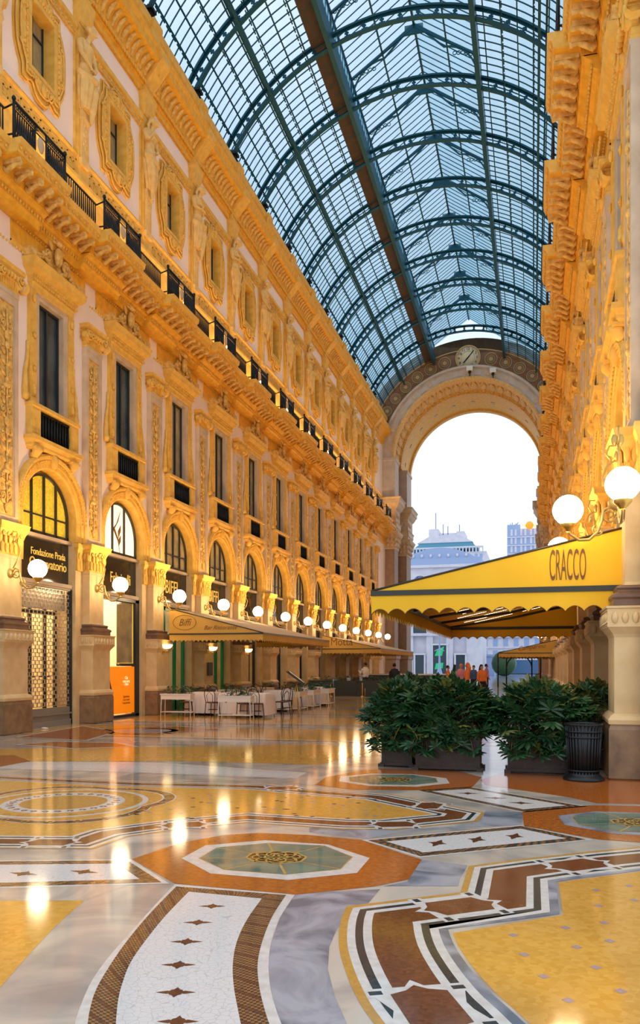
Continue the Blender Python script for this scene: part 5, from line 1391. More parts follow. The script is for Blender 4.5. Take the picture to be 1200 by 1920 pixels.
text_obj('CRACCO', 'awning_lettering', .68, 'text_brown', (-.79, -.014, 2.96), (pi / 2, 0, 0), (.19, 1.0), ext=.002, parent=cr_)
b1 = awning('tan_awning', 'tan restaurant awning with script lettering over the terrace tables, left side', XL + .45, -8.6, 24.95, 33.8, 3.58, 2.72, .26, 'awning_top', 'awning_tan', 22, 46, grp=None, ribs=4)
text_obj('Biffi', 'awning_lettering', .34, 'text_brown', (.56, -.012, 2.98), (pi / 2, 0, 0), (.85, 1), ext=.002, parent=b1, shear=.35)
m = MB(); m.tube([(.56 + .42 * cos(v), -.012, 3.09 + .25 * sin(v)) for v in [q * pi / 16 for q in range(32)]], .008, 4, closed=True); m.build('oval_emblem', ['text_brown'], b1)
text_obj('Bar Ristorante', 'awning_lettering', .20, 'text_brown', (1.85, -.012, 2.84), (pi / 2, 0, 0), (1.0, 1), ext=.002, parent=b1, shear=.4)
b2 = awning('tan_awning', 'tan awning lettered Motta farther down the left arcade', XL + .45, -8.5, 45.4, 58.3, 3.38, 2.62, .30, 'awning_top', 'awning_tan', 16, 50, ribs=4)
text_obj('Motta', 'awning_lettering', .62, 'text_brown', (1.15, -.012, 2.80), (pi / 2, 0, 0), (.9, 1), ext=.004, parent=b2)
b3 = awning('ochre_awning', 'ochre awning with dark script lettering far down the right arcade', XR - .25, -1.9, 46.5, 56.0, 3.05, 2.35, .25, 'awning_tan', 'awning_tan', 16, 40, ribs=4)
text_obj('Camparino', 'awning_lettering', .34, 'text_brown', (-1.35, -.02, 2.55), (pi / 2, -.12, 0), (1, 1), ext=.004, parent=b3, shear=.4)
# frame pavilion under the far awning
r = empty('iron_pavilion', (-1.0, 60.0, 0)); tag(r, 'black iron arched screen under the far ochre awning', 'screen')
m = MB()
for x in (-1.5, -.9, .9, 1.5): m.tube([(x, 0, 0), (x, 0, 2.5)], .05, 5)
m.tube([(.9 * cos(v), 0, 1.4 + .95 * sin(v)) for v in [q * pi / 14 for q in range(15)]], .045, 5); m.tube([(-1.5, 0, 2.45), (1.5, 0, 2.45)], .05, 5); m.tube([(-1.5, 0, 1.0), (1.5, 0, 1.0)], .03, 5); m.build('iron_frame', ['iron'], r)

# ------------------------------------------------------------------ foreground shrubs in planters
def leafcluster(mb, c, d, s, R, mi=0, n=7):
    d = d.normalized(); up = Vector((0, 0, 1)); a = d.cross(up)
    if a.length < .1: a = Vector((1, 0, 0))
    a.normalize(); nrm = a.cross(d).normalized()
    base = Vector(c)
    for k in range(n):
        t = (k - (n - 1) / 2) / ((n - 1) / 2) * 1.75
        L = s * (1 - .32 * abs(t) / 1.75) * R.uniform(.85, 1.1); e = (d * cos(t) + a * sin(t)).normalized(); f = e.cross(nrm).normalized(); w = L * .15
        dr = -up * L * .22 * (1 + .3 * abs(t)); h = nrm * w * .35
        P = [base, base + e * L * .35 + f * w * .75 - h, base + e * L * .70 + f * w + dr * .4 - h, base + e * L + dr, base + e * L * .70 - f * w + dr * .4 - h, base + e * L * .35 - f * w * .75 - h, base + e * L * .35 + h * .4, base + e * L * .70 + dr * .4 + h * .4]
        mb.add(P, [(0, 1, 6), (0, 6, 5), (1, 2, 7, 6), (6, 7, 4, 5), (2, 3, 7), (7, 3, 4)], mi)
def shrub(x, y, w, d, h, hp, seed, label, nleaf=150, spread=.45, rz=0., leafs=(.17, .30), hang=True):
    R = random.Random(seed); r = empty('potted_shrub', (x, y, 0), rz); tag(r, label, 'plant', 'fatsia shrubs in long brown planters')
    m = MB(); t = .03
    m.prism_z([(-w / 2, -d / 2), (w / 2, -d / 2), (w / 2, d / 2), (-w / 2, d / 2)], .04, hp); m.box(-w / 2 - .015, w / 2 + .015, -d / 2 - .015, d / 2 + .015, hp - .05, hp); m.box(-w / 2 - .015, w / 2 + .015, -d / 2 - .015, d / 2 + .015, .02, .07)
    for s in (-1, 1):
        for q in (-1, 1): m.box(s * w / 2 - .05, s * w / 2 + .05, q * d / 2 - .05, q * d / 2 + .05, 0, .05)
    m.build('planter_box', ['planter_brown'], r)
    m = MB(); m.box(-w / 2 + .03, w / 2 - .03, -d / 2 + .03, d / 2 - .03, hp - .03, hp + .006); m.build('soil', ['soil'], r)
    st = MB(); lf = MB()
    ns = 9; tips = []
    for i in range(ns):
        bx = R.uniform(-w * .38, w * .38); by = R.uniform(-d * .3, d * .3); hh = R.uniform(.5, .95) * (h - hp)
        tx = bx + R.uniform(-.28, .28); ty = by + R.uniform(-.25, .25)
        p = [(bx, by, hp - .02), (bx * .7 + tx * .3, by * .7 + ty * .3, hp + hh * .4), (tx, ty, hp + hh * .8)]
        st.tube(p, [.014, .012, .008], 5); tips.append((p[1], p[2]))
    for i in range(nleaf):
        u = R.random(); a = R.uniform(0, 2 * pi); zz = hp + (h - hp) * (R.random() ** .7)
        prof = sin(pi * min(1, .25 + .75 * (zz - hp) / (h - hp))) ** .5
        rx = (w / 2 + spread) * prof * sqrt(R.uniform(.25, 1)); ry = (d / 2 + spread * .9) * prof * sqrt(R.uniform(.25, 1))
        c = Vector((rx * cos(a), ry * sin(a), zz))
        if hang and i % 8 == 0: c.z = R.uniform(hp - .25, hp + .15); c.y = -(d / 2 + R.uniform(.05, .3)); c.x = R.uniform(-w / 2 - .1, w / 2 + .1)
        o = Vector((cos(a) * rx, sin(a) * ry, .25 + .5 * (zz - hp) / (h - hp) + R.uniform(-.5, .3))).normalized()
        o = (o + Vector((R.uniform(-.4, .4), R.uniform(-.4, .4), R.uniform(-.3, .2)))).normalized()
        leafcluster(lf, c, o, R.uniform(*leafs), R, 1 if (R.random() < .07 or (zz > h - .18 and R.random() < .25)) else 0)
        if i % 4 == 0:
            tp = min(tips, key=lambda q: (Vector(q[1]) - c).length); st.tube([tp[0], tuple((Vector(tp[0]) + c) / 2 + Vector((0, 0, .06))), tuple(c)], .005, 4)
    st.build('stem', ['stem'], r); lf.build('foliage', ['leaf', 'leaf_olive'], r, recalc=False)
    return r
shrub(-2.14, 13.25, .50, .8, 1.29, .50, 1, 'big leafed green shrub in a brown planter, leftmost of the planter row', 260, .36)
shrub(-1.30, 12.85, 1.00, .50, 1.32, .52, 2, 'big leafed shrub in long brown planter left of the bright gap', 400, .34)
shrub(.07, 12.85, .90, .50, 1.31, .52, 3, 'big leafed shrub in long brown planter left of the litter bin', 380, .36)
shrub(-1.7, 14.5, 1.0, .5, 1.34, .52, 4, 'big leafed green shrub standing behind the front row of planters', 180, .42)
shrub(-2.35, 15.6, .5, 1.1, 1.34, .50, 5, 'big leafed green shrub along the left edge behind the corner planter', 200, .35)
shrub(.95, 13.6, .5, .5, 1.30, .50, 6, 'leafy green shrub between the litter bin and the right pier', 110, .30)
# litter bin
r = empty('litter_bin', (.70, 12.12, 0)); tag(r, 'black slatted iron litter bin with flared foot in front of the shrubs', 'bin')
m = MB(); m.lathe([(.0, .0), (.29, .0), (.29, .03), (.24, .06), (.205, .10), (.20, .13)], n=28); m.build('flared_foot', ['bin_iron'], r)
m = MB()
for k in range(28):
    a = 2 * pi * k / 28; m.tube([(.205 * cos(a), .205 * sin(a), .10), (.225 * cos(a), .225 * sin(a), .4), (.250 * cos(a), .250 * sin(a), .80)], .013, 4)
m.build('slats', ['bin_iron'], r)
m = MB()
for z, R_ in ((.14, .207), (.62, .24), (.70, .245), (.80, .255)): m.lathe([(R_ - .012, z - .012), (R_ + .014, z - .012), (R_ + .014, z + .012), (R_ - .012, z + .012), (R_ - .012, z - .012)], n=28)
m.build('hoops', ['bin_iron'], r)
m = MB(); m.lathe([(0, .08), (.19, .08), (.235, .76), (.21, .78), (.17, .30)], n=24); m.build('liner', ['black_frame'], r)

# ------------------------------------------------------------------ cafe terrace on the left
def greenery(parent, w, d, z, seed, n=70, sz=(.07, .13), hh=.22):
    R = random.Random(seed); lf = MB()
    for i in range(n):
        c = Vector((R.uniform(-w / 2, w / 2), R.uniform(-d / 2, d / 2), z + R.uniform(0, hh))); o = Vector((R.uniform(-1, 1), R.uniform(-1, 1), R.uniform(-.1, 1)))
        leafcluster(lf, c, o, R.uniform(*sz), R, 1 if R.random() < .12 else 0, 5)
    return lf.build('foliage', ['leaf', 'leaf_olive'], parent, recalc=False)
def stand(seed, w=1.0):
    r = empty('planter_stand'); m = MB(); d = .34
    for s in (-1, 1):
        for q in (-1, 1): m.tube([(s * w / 2, q * d / 2, .0), (s * w * .48, q * d * .46, .62)], .014, 5)
        m.tube([(s * w / 2, -d / 2, .16), (s * w / 2, d / 2, .16)], .012, 5)
    m.tube([(-w / 2, -d / 2, .16), (w / 2, -d / 2, .16)], .012, 5); m.tube([(-w / 2, d / 2, .16), (w / 2, d / 2, .16)], .012, 5)
    m.build('legs', ['white_metal'], r)
    m = MB(); m.box(-w / 2, w / 2, -d / 2, d / 2, .56, .74); m.box(-w / 2 - .02, w / 2 + .02, -d / 2 - .02, d / 2 + .02, .70, .74); m.build('trough', ['planter_white'], r)
    greenery(r, w * .95, d, .74, seed); freeze(r); return r
st1 = stand(11, 1.0)
stands = [((-10.95, 23.45), .05, 'white metal planter stand with greenery, leftmost, at the terrace front'), ((-8.55, 22.35), .05, 'white metal planter stand with greenery at the terrace front, before the big draped table'),
          ((-7.85, 26.6), pi / 2, 'white planter stand with greenery on the terrace side, nearest of three beside the menu stand'), ((-7.85, 28.4), pi / 2, 'white planter stand with greenery on the terrace side, middle of three'), ((-7.8, 30.4), pi / 2, 'white planter stand with greenery on the terrace side, farthest of three')]
for i, (p, rz, lb) in enumerate(stands): place(st1, (p[0], p[1], 0), rz, i == 0, label=lb, cat='planter', group='white planter stands round the terrace')
def table(w, d, seed):
    r = empty('draped_table'); R = random.Random(seed); m = MB(); n = 96; vs = []
    def per(u, e, fold, fa):
        t = u * 4; k = int(t) % 4; f = t - int(t); hw, hd = w / 2 + e, d / 2 + e
        q = [(-hw, -hd), (hw, -hd), (hw, hd), (-hw, hd)]; a, b_ = q[k], q[(k + 1) % 4]; x = a[0] + (b_[0] - a[0]) * f; y = a[1] + (b_[1] - a[1]) * f
        l = math.hypot(x, y); g = 1 + fa * sin(fold * u * 2 * pi + seed) / max(.3, l); return x * g, y * g
    lev = [(.755, 0, 0), (.74, .012, 0), (.60, .03, .012), (.35, .05, .028), (.08, .07, .04)]
    for z, e, fa in lev:
        for i in range(n): x, y = per(i / n, e, 22, fa); vs.append((x, y, z))
    fs = [(i * n + k, i * n + (k + 1) % n, (i + 1) * n + (k + 1) % n, (i + 1) * n + k) for i in range(len(lev) - 1) for k in range(n)] + [tuple(range(n))]
    m.add(vs, fs, 0, True); m.build('tablecloth', ['cloth'], r)
    m = MB(); m.tube([(0, 0, 0.02), (0, 0, .72)], .03, 8); m.box(-.25, .25, -.03, .03, 0, .03); m.box(-.03, .03, -.25, .25, 0, .03); m.build('pedestal', ['iron'], r)
    freeze(r); return r
t1 = table(.95, .85, 1)
tabs = [((-10.5, 24.7), 'first draped white table, behind the leftmost planter stand'), ((-9.35, 24.6), 'white draped table left of the big front one'), ((-8.6, 24.2), 'large white draped table at the corner of the terrace front'), ((-8.75, 27.3), 'white draped table on the terrace side, second back'),
        ((-10.6, 27.4), 'white draped table in the middle of the terrace'), ((-8.75, 29.6), 'white draped table by the middle side planter'), ((-10.6, 30.3), 'white draped table at the back of the terrace'), ((-8.7, 31.6), 'white draped table at the far side end of the terrace')]
for i, (p, lb) in enumerate(tabs): place(t1, (p[0], p[1], 0), 0, i == 0, label=lb, cat='table', group='draped tables of the terrace')
r = empty('bentwood_chair')
m = MB(); m.lathe([(0, .44), (.19, .44), (.21, .455), (.19, .47), (0, .475)], n=18); m.build('seat', ['seat_red'], r)
m = MB(); m.tube([(.2 * cos(v), .2 * sin(v), .45) for v in [q * pi / 9 for q in range(18)]], .018, 5, closed=True); m.tube([(.15 * cos(v), .15 * sin(v), .22) for v in [q * pi / 9 for q in range(18)]], .009, 5, closed=True); m.build('seat_ring', ['bentwood'], r)
for s in (-1, 1):
    m = MB(); m.tube([(s * .14, .14, .44), (s * .17, .18, 0)], [.016, .012], 5); m.build('leg', ['bentwood'], r)
m = MB(); m.tube([(-.17, -.24, 0), (-.16, -.17, .45), (-.19, -.22, .72), (-.15, -.25, .86), (0, -.26, .92), (.15, -.25, .86), (.19, -.22, .72), (.16, -.17, .45), (.17, -.24, 0)], .014, 6); m.tube([(-.09, -.18, .46), (-.11, -.22, .68), (0, -.24, .80), (.11, -.22, .68), (.09, -.18, .46)], .009, 5); m.build('backrest', ['bentwood'], r)
freeze(r)
chs = [(-10.9, 24.0, .1), (-9.95, 23.95, -.1), (-9.6, 24.35, 1.5), (-9.75, 25.2, 1.7), (-8.75, 23.55, .1), (-8.3, 23.5, -.1), (-7.95, 24.95, 2.6), (-8.0, 25.7, .3), (-9.4, 26.2, .2), (-10.2, 26.4, 0.), (-10.9, 26.4, .1), (-9.6, 27.3, 1.5), (-8.5, 28.4, 3.1), (-9.55, 29.5, 1.6), (-10.3, 29.3, 0.), (-8.6, 30.6, .2), (-9.5, 31.5, 1.4), (-11.3, 27.4, -1.6)]
for i, (x, y, a) in enumerate(chs): place(r, (x, y, 0), a, i == 0, label='dark bentwood chair with a red-brown seat on the cafe terrace, %s' % (('%s from the near end' % (ORD[i] if i < 15 else ['sixteenth', 'seventeenth', 'last'][i - 15])) if i else 'nearest left one'), cat='chair', group='bentwood chairs of the terrace')
# inner hedge of low plants at back of terrace
for i, (x, y) in enumerate(((-11.0, 32.6), (-9.9, 32.6), (-8.8, 32.6), (-11.4, 29.0), (-11.45, 26.0))):
    r = empty('low_planter', (x, y, 0), 0 if i < 3 else pi / 2); tag(r, 'low dark planter with green leaves behind the terrace tables, %s' % ['back left', 'back middle', 'back right', 'by the wall farther', 'by the wall nearer'][i], 'planter', 'dark planters behind the terrace')
    m = MB(); m.box(-.5, .5, -.17, .17, 0, .62); m.build('trough', ['planter_dark'], r); greenery(r, .95, .34, .62, 40 + i, 60, (.09, .16), .30)
# menu stand with lit panel
r = empty('menu_stand', (-7.55, 25.2, 0), .5); tag(r, 'brass menu stand with tilted lit panel at the terrace corner', 'sign stand')
m = MB(); m.tube([(-.18, 0, 0), (.05, 0, 1.1)], .014, 5); m.tube([(.1, .1, 0), (.05, 0, 1.1)], .014, 5); m.tube([(.1, -.1, 0), (.05, 0, 1.1)], .014, 5); m.build('tripod', ['brass'], r)
m = MB(); m.hexa([(-.28, -.2, 1.42), (.26, -.2, 1.02), (.26, .2, 1.02), (-.28, .2, 1.42), (-.265, -.2, 1.45), (.275, -.2, 1.05), (.275, .2, 1.05), (-.265, .2, 1.45)]); m.build('tray', ['planter_dark'], r)
m = MB(); m.hexa([(-.24, -.17, 1.432), (.24, -.17, 1.076), (.24, .17, 1.076), (-.24, .17, 1.432), (-.234, -.17, 1.44), (.246, -.17, 1.084), (.246, .17, 1.084), (-.234, .17, 1.44)]); m.build('lit_page', ['neon_white'], r)
# far terrace screens with greenery and gilded bollards
for i in range(6):
    x = -11.0 + 1.35 * i
    r = empty('terrace_screen', (x, 41.5, 0)); tag(r, 'dark green planter screen with clipped hedge in front of the far terrace, %s' % ['leftmost', 'second from left', 'third from left', 'fourth from left', 'fifth from left', 'rightmost'][i], 'planter', 'screens of the far terrace')
    m = MB(); m.box(-.62, .62, -.15, .15, 0, .82); m.box(-.65, .65, -.18, .18, .0, .06); m.build('trough', ['planter_dark'], r); greenery(r, 1.2, .3, .82, 60 + i, 90, (.06, .10), .24)
r = empty('bollard'); m = MB(); m.tube([(0, 0, 0), (0, 0, .62)], .035, 8); m.tube([(.14, 0, 0), (.14, 0, .44)], .02, 6); m.build('post', ['gilt_iron'], r); m = MB(); m.lathe([(0, 0), (.09, 0), (.09, .03), (.04, .06)], n=14); m.ell((0, 0, .66), .045, .045, .06, 10, 6); m.build('cap', ['brass'], r); freeze(r)
for i, x in enumerate((-10.3, -8.6, -7.6, -7.0, -5.6)): place(r, (x, 40.8, 0), 0, i == 0, label='gilded low bollard in front of the dark terrace screens, %s' % ['leftmost', 'second', 'third', 'fourth', 'rightmost'][i], cat='bollard', group='gilded bollards of the far terrace')
r = empty('service_counter', (-7.0, 50, 0)); tag(r, 'long pale counter top behind the far terrace hedge', 'counter'); m = MB(); m.box(-3.2, 2.6, -.3, .3, 1.02, 1.10); m.build('counter_top', ['white_metal'], r); m = MB(); m.box(-3.1, 2.5, -.25, .25, 0, 1.02); m.build('counter_body', ['planter_dark'], r)

# ------------------------------------------------------------------ people
def P3(px, Y):             # x of an image column at depth Y
    r = (px - 600) / FPX; return Y * (r * CT - ST) / (r * ST + CT)
def person(label, loc, rz, top, legs, hair='hair_dark', h=1.75, raise_arm=False, long_hair=False, bag=None):
    r = empty('person', loc, rz); tag(r, label, 'person')
    k = h / 1.75; m = MB(); S_ = lambda *p: tuple(k * c for c in p)
    m.ell(S_(0, 0, 1.64), .085 * k, .075 * k, .115 * k, 14, 10); m.ell(S_(.075, 0, 1.61), .03 * k, .03 * k, .03 * k, 6, 5); m.ell(S_(.09, 0, 1.635), .02 * k, .013 * k, .025 * k, 6, 5); m.ell(S_(.08, 0, 1.585), .012 * k, .025 * k, .008 * k, 6, 4)
    for s in (-1, 1): m.ell(S_(0, s * .078, 1.635), .018 * k, .012 * k, .03 * k, 6, 5)
    m.tube([S_(0, 0, 1.42), S_(.01, 0, 1.58)], .055 * k, 8); m.ell(S_(0, 0, 1.25), .11 * k, .19 * k, .24 * k, 12, 8); m.ell(S_(0, 0, .98), .11 * k, .165 * k, .2 * k, 12, 8)
    for s in (-1, 1):
        m.tube([S_(0, s * .09, .92), S_(.02, s * .1, .5), S_(-.01, s * .11, .08)], [.085 * k, .06 * k, .04 * k], 8); m.ell(S_(.06, s * .11, .04), .12 * k, .045 * k, .04 * k, 8, 5)
        if raise_arm and s == 1: A = [S_(0, .2, 1.40), S_(.12, .26, 1.18), S_(.30, .22, 1.34)]
        else: A = [S_(0, s * .2, 1.40), S_(.01, s * .25, 1.12), S_(.10, s * .22, .88)]
        m.tube(A, [.055 * k, .045 * k, .03 * k], 8); hx, hy, hz = A[2]; m.ell((hx + .02, hy, hz - .02), .04 * k, .02 * k, .045 * k, 8, 6)
        for q in range(4): m.tube([(hx + .02 + .012 * q, hy, hz - .05), (hx + .03 + .014 * q, hy, hz - .09 - .008 * (q % 3))], .009 * k, 5)
        m.tube([(hx + .03, hy - s * .02, hz - .01), (hx + .06, hy - s * .03, hz - .05)], .010 * k, 5)
    remesh(m, 'body', ['skin'], .012 * k, r, 1)
    m = MB(); m.ell(S_(0, 0, 1.25), .13 * k, .21 * k, .25 * k, 14, 9); m.ell(S_(0, 0, 1.02), .125 * k, .18 * k, .2 * k, 14, 9); m.tube([S_(0, -.17, 1.42), S_(0, 0, 1.46), S_(0, .17, 1.42)], [.07 * k, .08 * k, .07 * k], 8)
    for s in (-1, 1):
        if raise_arm and s == 1: A = [S_(0, .2, 1.40), S_(.12, .26, 1.18), S_(.26, .225, 1.31)]
        else: A = [S_(0, s * .2, 1.40), S_(.01, s * .25, 1.12), S_(.085, s * .225, .93)]
        m.tube(A, [.07 * k, .06 * k, .045 * k], 8)
    remesh(m, 'shirt', [top], .018 * k, r, 1)
    m = MB(); m.ell(S_(0, 0, .93), .125 * k, .18 * k, .12 * k, 12, 8)
    for s in (-1, 1): m.tube([S_(0, s * .09, .94), S_(.02, s * .1, .5), S_(-.01, s * .11, .07)], [.105 * k, .08 * k, .065 * k], 8)
    remesh(m, 'trousers', [legs], .018 * k, r, 1)
    m = MB(); m.ell(S_(-.02, 0, 1.68), .095 * k, .088 * k, .10 * k, 12, 8)
    if long_hair: m.tube([S_(-.05, 0, 1.68), S_(-.09, 0, 1.52), S_(-.10, 0, 1.34)], [.08 * k, .09 * k, .05 * k], 8)
    m.build('hair', [hair], r)
    return r
person('waiter in a white shirt standing behind the far terrace hedge', (-9.0, 43.5, 0), 2.6, 'shirt_white', 'shirt_black', raise_arm=True, h=1.78)
person('person in a black shirt seen from behind near the end arch, left of the shrubs', (-6.35, 37.5, 0), 1.3, 'shirt_black', 'shirt_black', h=1.72)
pp = [(P3(840, 43), 43, 'coat_orange', 'person in an orange top beyond the shrubs, leftmost of the group'), (P3(853, 47), 47, 'coat_green', 'person in a green top beyond the shrubs'), (P3(864, 40), 40, 'coat_pink', 'person in a pink coat beyond the shrubs, left of orange hair'), (P3(876, 36), 36, 'coat_orange', 'person with long orange hair beyond the shrubs'),
      (P3(888, 44), 44, 'coat_blue', 'person in a dark blue top beyond the shrubs'), (P3(903, 37), 37, 'coat_orange', 'person in an orange coat with long dark hair beyond the shrubs'), (P3(912, 48), 48, 'coat_pink', 'person in a pink top beyond the shrubs, rightmost of the group')]
for i, (x, y, c, lb) in enumerate(pp): person(lb, (x, y, 0), i * 1.1, c, 'shirt_black', 'coat_orange' if 'orange hair' in lb else 'hair_dark', 1.62 + .04 * (i % 4), long_hair=(i % 2 == 1))

# ------------------------------------------------------------------ buildings beyond the arch
def Zt(px, py, Y): r = (px - 600) / FPX; return EYE + (1247 - py) / FPX * Y / (r * ST + CT)
Yb = 118.
r = empty('piazza_building', (0, Yb, 0)); tag(r, 'pale classical building with round headed windows and curved blue roof beyond the arch', 'building')
X0, X1 = P3(748, Yb), P3(902, Yb); ZT = Zt(830, 1062, Yb)
xs = [P3(p, Yb) for p in (787, 824, 862)]; z0w, z1w, rw = Zt(830, 1112, Yb), Zt(830, 1082, Yb), .98
m = MB(); m.box(X0, X1, .6, 14, 0, ZT)
ed = [X0] + [e for x in xs for e in (x - rw, x + rw)] + [X1]
for i in range(0, len(ed), 2): m.box(ed[i], ed[i + 1], 0, .6, 0, ZT)
zb_ = Zt(830, 1160, Yb)
for x in xs:
    m.box(x - rw, x + rw, 0, .6, zb_, z0w - .2)
    for i in range(12):
        a0, a1 = pi - pi * i / 12, pi - pi * (i + 1) / 12; zc = z1w - rw + .3
        m.hexa([(x + rw * cos(a0), 0, zc + rw * sin(a0)), (x + rw * cos(a1), 0, zc + rw * sin(a1)), (x + rw * cos(a1), .6, zc + rw * sin(a1)), (x + rw * cos(a0), .6, zc + rw * sin(a0)), (x + rw * cos(a0), 0, ZT), (x + rw * cos(a1), 0, ZT), (x + rw * cos(a1), .6, ZT), (x + rw * cos(a0), .6, ZT)])
m.box(X0 - .3, X1 + .3, -.4, .2, Zt(830, 1064, Yb), Zt(830, 1059, Yb)); m.box(X0 - .2, X1 + .2, -.3, .1, Zt(830, 1192, Yb), Zt(830, 1187, Yb)); m.box(X0 - .2, X1 + .2, -.3, .1, Zt(830, 1140, Yb), Zt(830, 1136, Yb))
m.build('facade', ['bldg_white'], r)
for i, x in enumerate(xs):
    m = MB(); m.box(x - rw, x + rw, .4, .45, z0w - .3, ZT - .2); f = m.build('window_pane', ['bldg_blue'], r)
    m = MB()
    for q in (-.35, .35): m.box(x + q - .05, x + q + .05, .3, .4, z0w - .3, z1w + .5)
    for z in (z0w + .6, z1w - rw + .3): m.box(x - rw, x + rw, .3, .4, z - .05, z + .05)
    m.build('mullions', ['bldg_glass'], r)
for p0, p1, py0, py1 in ((779, 795, 1228, 1270), (812, 837, 1210, 1270), (855, 872, 1228, 1270), (775, 800, 1172, 1188)):
    xa, xb, za, zb2 = P3(p0, Yb), P3(p1, Yb), max(.1, Zt(820, py1, Yb)), Zt(820, py0, Yb)
    m = MB(); m.box(xa, xb, -.05, .1, za, zb2); m.build('window_pane', ['bldg_dark'], r)
    m = MB()
    for a, b_ in ((xa - .25, xa), (xb, xb + .25)): m.box(a, b_, -.2, .1, za, zb2)
    m.box(xa - .3, xb + .3, -.25, .1, zb2, zb2 + .25); m.build('window_surround', ['bldg_white'], r)
xa, xb = P3(815, Yb), P3(834, Yb)
m = MB(); m.prism([(xa, 1.0), (xb - .3, 1.2), (xb - .2, 2.0), (xa + .2, 1.9)], lambda p, t: (p[0], t, p[1]), -.09, -.06); m.prism([(xa, 3.0), (xb - .4, 3.0), (xb - .1, 4.4), (xa + .4, 3.9)], lambda p, t: (p[0], t, p[1]), -.09, -.06); m.build('green_display', ['bldg_green'], r)
m = MB(); Xc = (X0 + X1) / 2; hwR = (X1 - X0) / 2 * .86; rise = Zt(830, 1026, Yb) - Zt(830, 1046, Yb)
zt0 = Zt(830, 1046, Yb); m.box(X0, X1, 0, 10, ZT - .01, zt0)
m.prism([(Xc - hwR + 2 * hwR * i / 16, zt0 + rise * sin(pi * i / 16) ** .8) for i in range(17)], lambda p, t: (p[0], t, p[1]), .2, 9); m.build('curved_roof', ['bldg_blue'], r)
m = MB()
for i in range(1, 8): m.ell((Xc - hwR + 2 * hwR * i / 8, 0, zt0 + .35), .2, .1, .25, 8, 6)
m.build('dormers', ['bldg_white'], r)
Yt = 165.
r = empty('terraced_tower', (0, Yt, 0)); tag(r, 'stepped pale block with glazed terraces behind the classical building', 'building')
m = MB(); m.box(P3(758, Yt), P3(912, Yt), 0, 14, 0, Zt(830, 1036, Yt))
for j in range(22): x = P3(775 + j * 6.2, Yt); m.box(x - .12, x + .12, -.3, 0, Zt(830, 1036, Yt) - .2, Zt(830, 1028, Yt))
m.box(P3(770, Yt), P3(906, Yt), -.35, 0, Zt(830, 1028, Yt) - .1, Zt(830, 1026, Yt)); m.build('lower_block', ['bldg_white'], r)
m = MB(); m.prism([(P3(770, Yt), Zt(830, 1030, Yt)), (P3(898, Yt), Zt(830, 1030, Yt)), (P3(876, Yt), Zt(830, 1012, Yt)), (P3(795, Yt), Zt(830, 1012, Yt))], lambda p, t: (p[0], t, p[1]), .5, 10); m.build('sloped_glazing', ['bldg_teal'], r)
m = MB(); m.prism([(P3(782, Yt), Zt(830, 1017, Yt)), (P3(886, Yt), Zt(830, 1017, Yt)), (P3(862, Yt), Zt(830, 1004, Yt)), (P3(806, Yt), Zt(830, 1004, Yt))], lambda p, t: (p[0], t, p[1]), .3, 9.5)
m.box(P3(803, Yt), P3(821, Yt), 1, 8, Zt(830, 1010, Yt), Zt(830, 990, Yt)); m.box(P3(820, Yt), P3(856, Yt), 2, 8, Zt(830, 1010, Yt), Zt(830, 997, Yt)); m.box(P3(855, Yt), P3(870, Yt), 1, 8, Zt(830, 1010, Yt), Zt(830, 996, Yt)); m.build('roof_house', ['bldg_white'], r)
m = MB()
for p_, t_ in ((815, 958), (829, 980), (838, 984), (860, 982)): m.tube([(P3(p_, Yt), 2, Zt(830, 1000, Yt)), (P3(p_, Yt), 2, Zt(830, t_, Yt))], .09, 4)
m.build('aerials', ['bldg_glass'], r)
m = MB()
for j in range(3):
    for i in range(2): x = P3(893 + 9 * i, Yt); z = Zt(900, 1042 + 12 * j, Yt); m.box(x - .3, x + .3, -.05, 0, z - .45, z + .45)
m.build('windows', ['bldg_blue'], r)
Ym = 210.
r = empty('office_tower', (0, Ym, 0)); tag(r, 'blue grey office tower with an orange neon sign on its roof', 'building')
m = MB(); xa, xb = P3(951, Ym), P3(1040, Ym); m.box(xa, xb, 0, 14, 0, Zt(985, 983, Ym)); m.build('tower_body', ['bldg_blue'], r)
for j in range(7):
    z = Zt(985, 998 + 15.5 * j, Ym)
    for i in range(5):
        m = MB(); x = xa + 1.6 + 2.4 * i; m.box(x - .75, x - .25, -.1, 0, z - .8, z + .8); m.box(x + .25, x + .75, -.1, 0, z - .8, z + .8); m.build('window', ['bldg_white'], r)
    m = MB(); m.box(xa, xb, -.25, 0, z - 1.35, z - 1.1); m.build('floor_band', ['bldg_white'], r)
m = MB(); zc = Zt(985, 987, Ym); m.box(P3(976, Ym), P3(1008, Ym), -1.2, -.9, zc - .7, zc + .7); m.build('sign_board', ['neon_white'], r)
m = MB(); m.lathe([(0, -.1), (1.0, -.1), (1.0, .1)], (P3(993, Ym), -1.3, zc), 20, ax='y'); m.build('sign_ball', ['neon_sign'], r)
text_obj('MARTINI', 'sign_lettering', 1.15, 'neon_sign', (P3(992, Ym), -1.45, zc - .42), (pi / 2, 0, 0), (.78, 1), parent=r)
m = MB()
for q in range(6): m.tube([(xa + .5 + .3 * q, 3, Zt(985, 983, Ym)), (xa + .2 + .5 * q, 3, Zt(985, 983 - 4 - 2 * (q % 3), Ym))], .12, 4)
m.build('roof_plants', ['bldg_teal'], r)
Yl = 150.
r = empty('street_building', (0, Yl, 0)); tag(r, 'low white arcaded building across the piazza, right of the classical one', 'building')
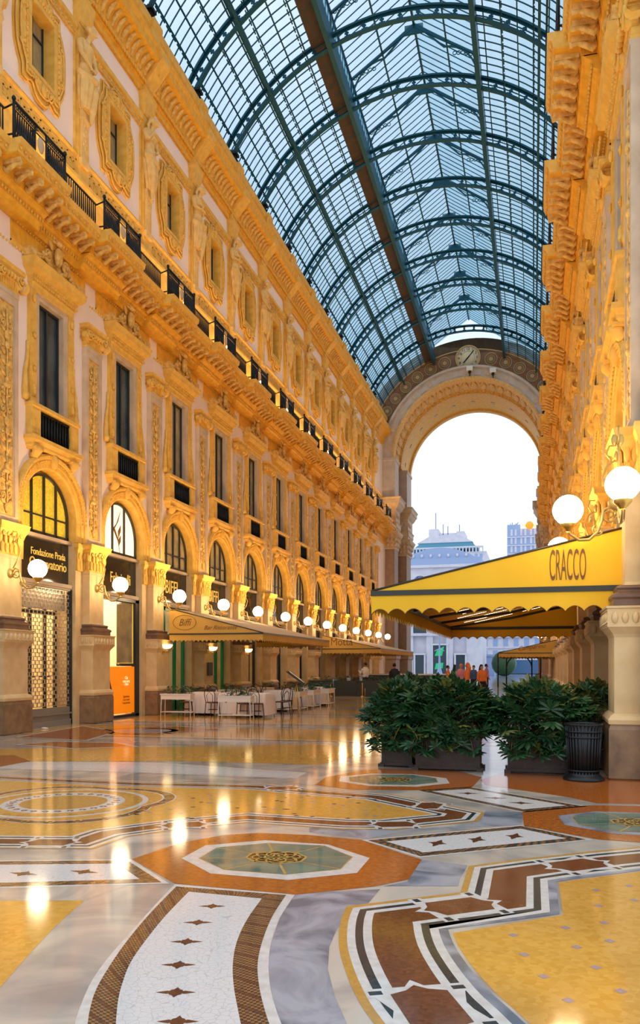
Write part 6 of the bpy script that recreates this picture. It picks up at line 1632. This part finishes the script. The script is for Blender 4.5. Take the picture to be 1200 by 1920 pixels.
m = MB(); xa, xb = P3(880, Yl), P3(1060, Yl); m.box(xa, xb, 0, 8, 0, Zt(960, 1192, Yl)); m.box(xa - .2, xb + .2, -.4, .1, Zt(960, 1192, Yl) - .3, Zt(960, 1192, Yl))
for j in range(2): m.box(xa, xb, -.2, 0, Zt(960, 1214 + 22 * j, Yl) - .15, Zt(960, 1214 + 22 * j, Yl) + .15)
m.build('facade', ['bldg_white'], r)
for j in range(2):
    for i in range(11):
        x = xa + 1.0 + 1.85 * i; z = Zt(960, 1204 + 22 * j, Yl)
        m = MB(); m.box(x - .42, x + .42, -.06, 0, z - .75, z + .65); m.build('window', ['bldg_blue'], r)
m = MB(); m.box(xa + .5, xb, -.1, 0, .1, 2.6); m.build('shop_glazing', ['bldg_glass'], r)
r = empty('kiosk_block', (0, 132, 0)); tag(r, 'small grey blue block at the corner of the classical building', 'building')
m = MB(); m.box(P3(904, 132), P3(927, 132), 0, 6, 0, Zt(915, 1228, 132)); m.box(P3(903, 132), P3(928, 132), -.2, 0, Zt(915, 1231, 132), Zt(915, 1227, 132)); m.build('block', ['bldg_blue'], r)
m = MB(); m.ell((P3(945, 125), 125, 1.9), 1.9, 1.4, 1.95, 12, 8); o = m.build('clipped_shrub', ['leaf']); tag(o, 'round dark shrub in the piazza beyond the arch', 'shrub')
r = empty('street_lamp', (P3(824, 100), 100, 0)); tag(r, 'blue grey iron street lamp standing in the piazza', 'street lamp')
m = MB(); m.lathe([(.5, 0), (.5, .3), (.3, .8), (.15, 1.5), (.10, 3), (.08, 7.5)], n=12); m.tube([(-.6, 0, 3.4), (0, 0, 3.7), (.6, 0, 3.4)], .06, 6); m.build('post', ['bldg_blue'], r); m = MB(); m.ell((0, 0, 7.7), .25, .25, .3, 10, 8); m.build('lantern', ['white_metal'], r)
m = MB(); n = 10
m.ell((0, 0, .02), .09, .06, .03, 8, 5); m.ell((.07, .03, .02), .05, .04, .02, 8, 5); o = m.build('crumpled_paper', ['white_metal'], loc=(*G(82, 1367), 0)); tag(o, 'crumpled white paper on the floor before the shutter', 'litter')

for _r in [o for o in bpy.data.objects if o.type == 'EMPTY' and o.parent is None and o.name not in TREE]:
    if not any(c.children for c in _r.children): nest(_r)
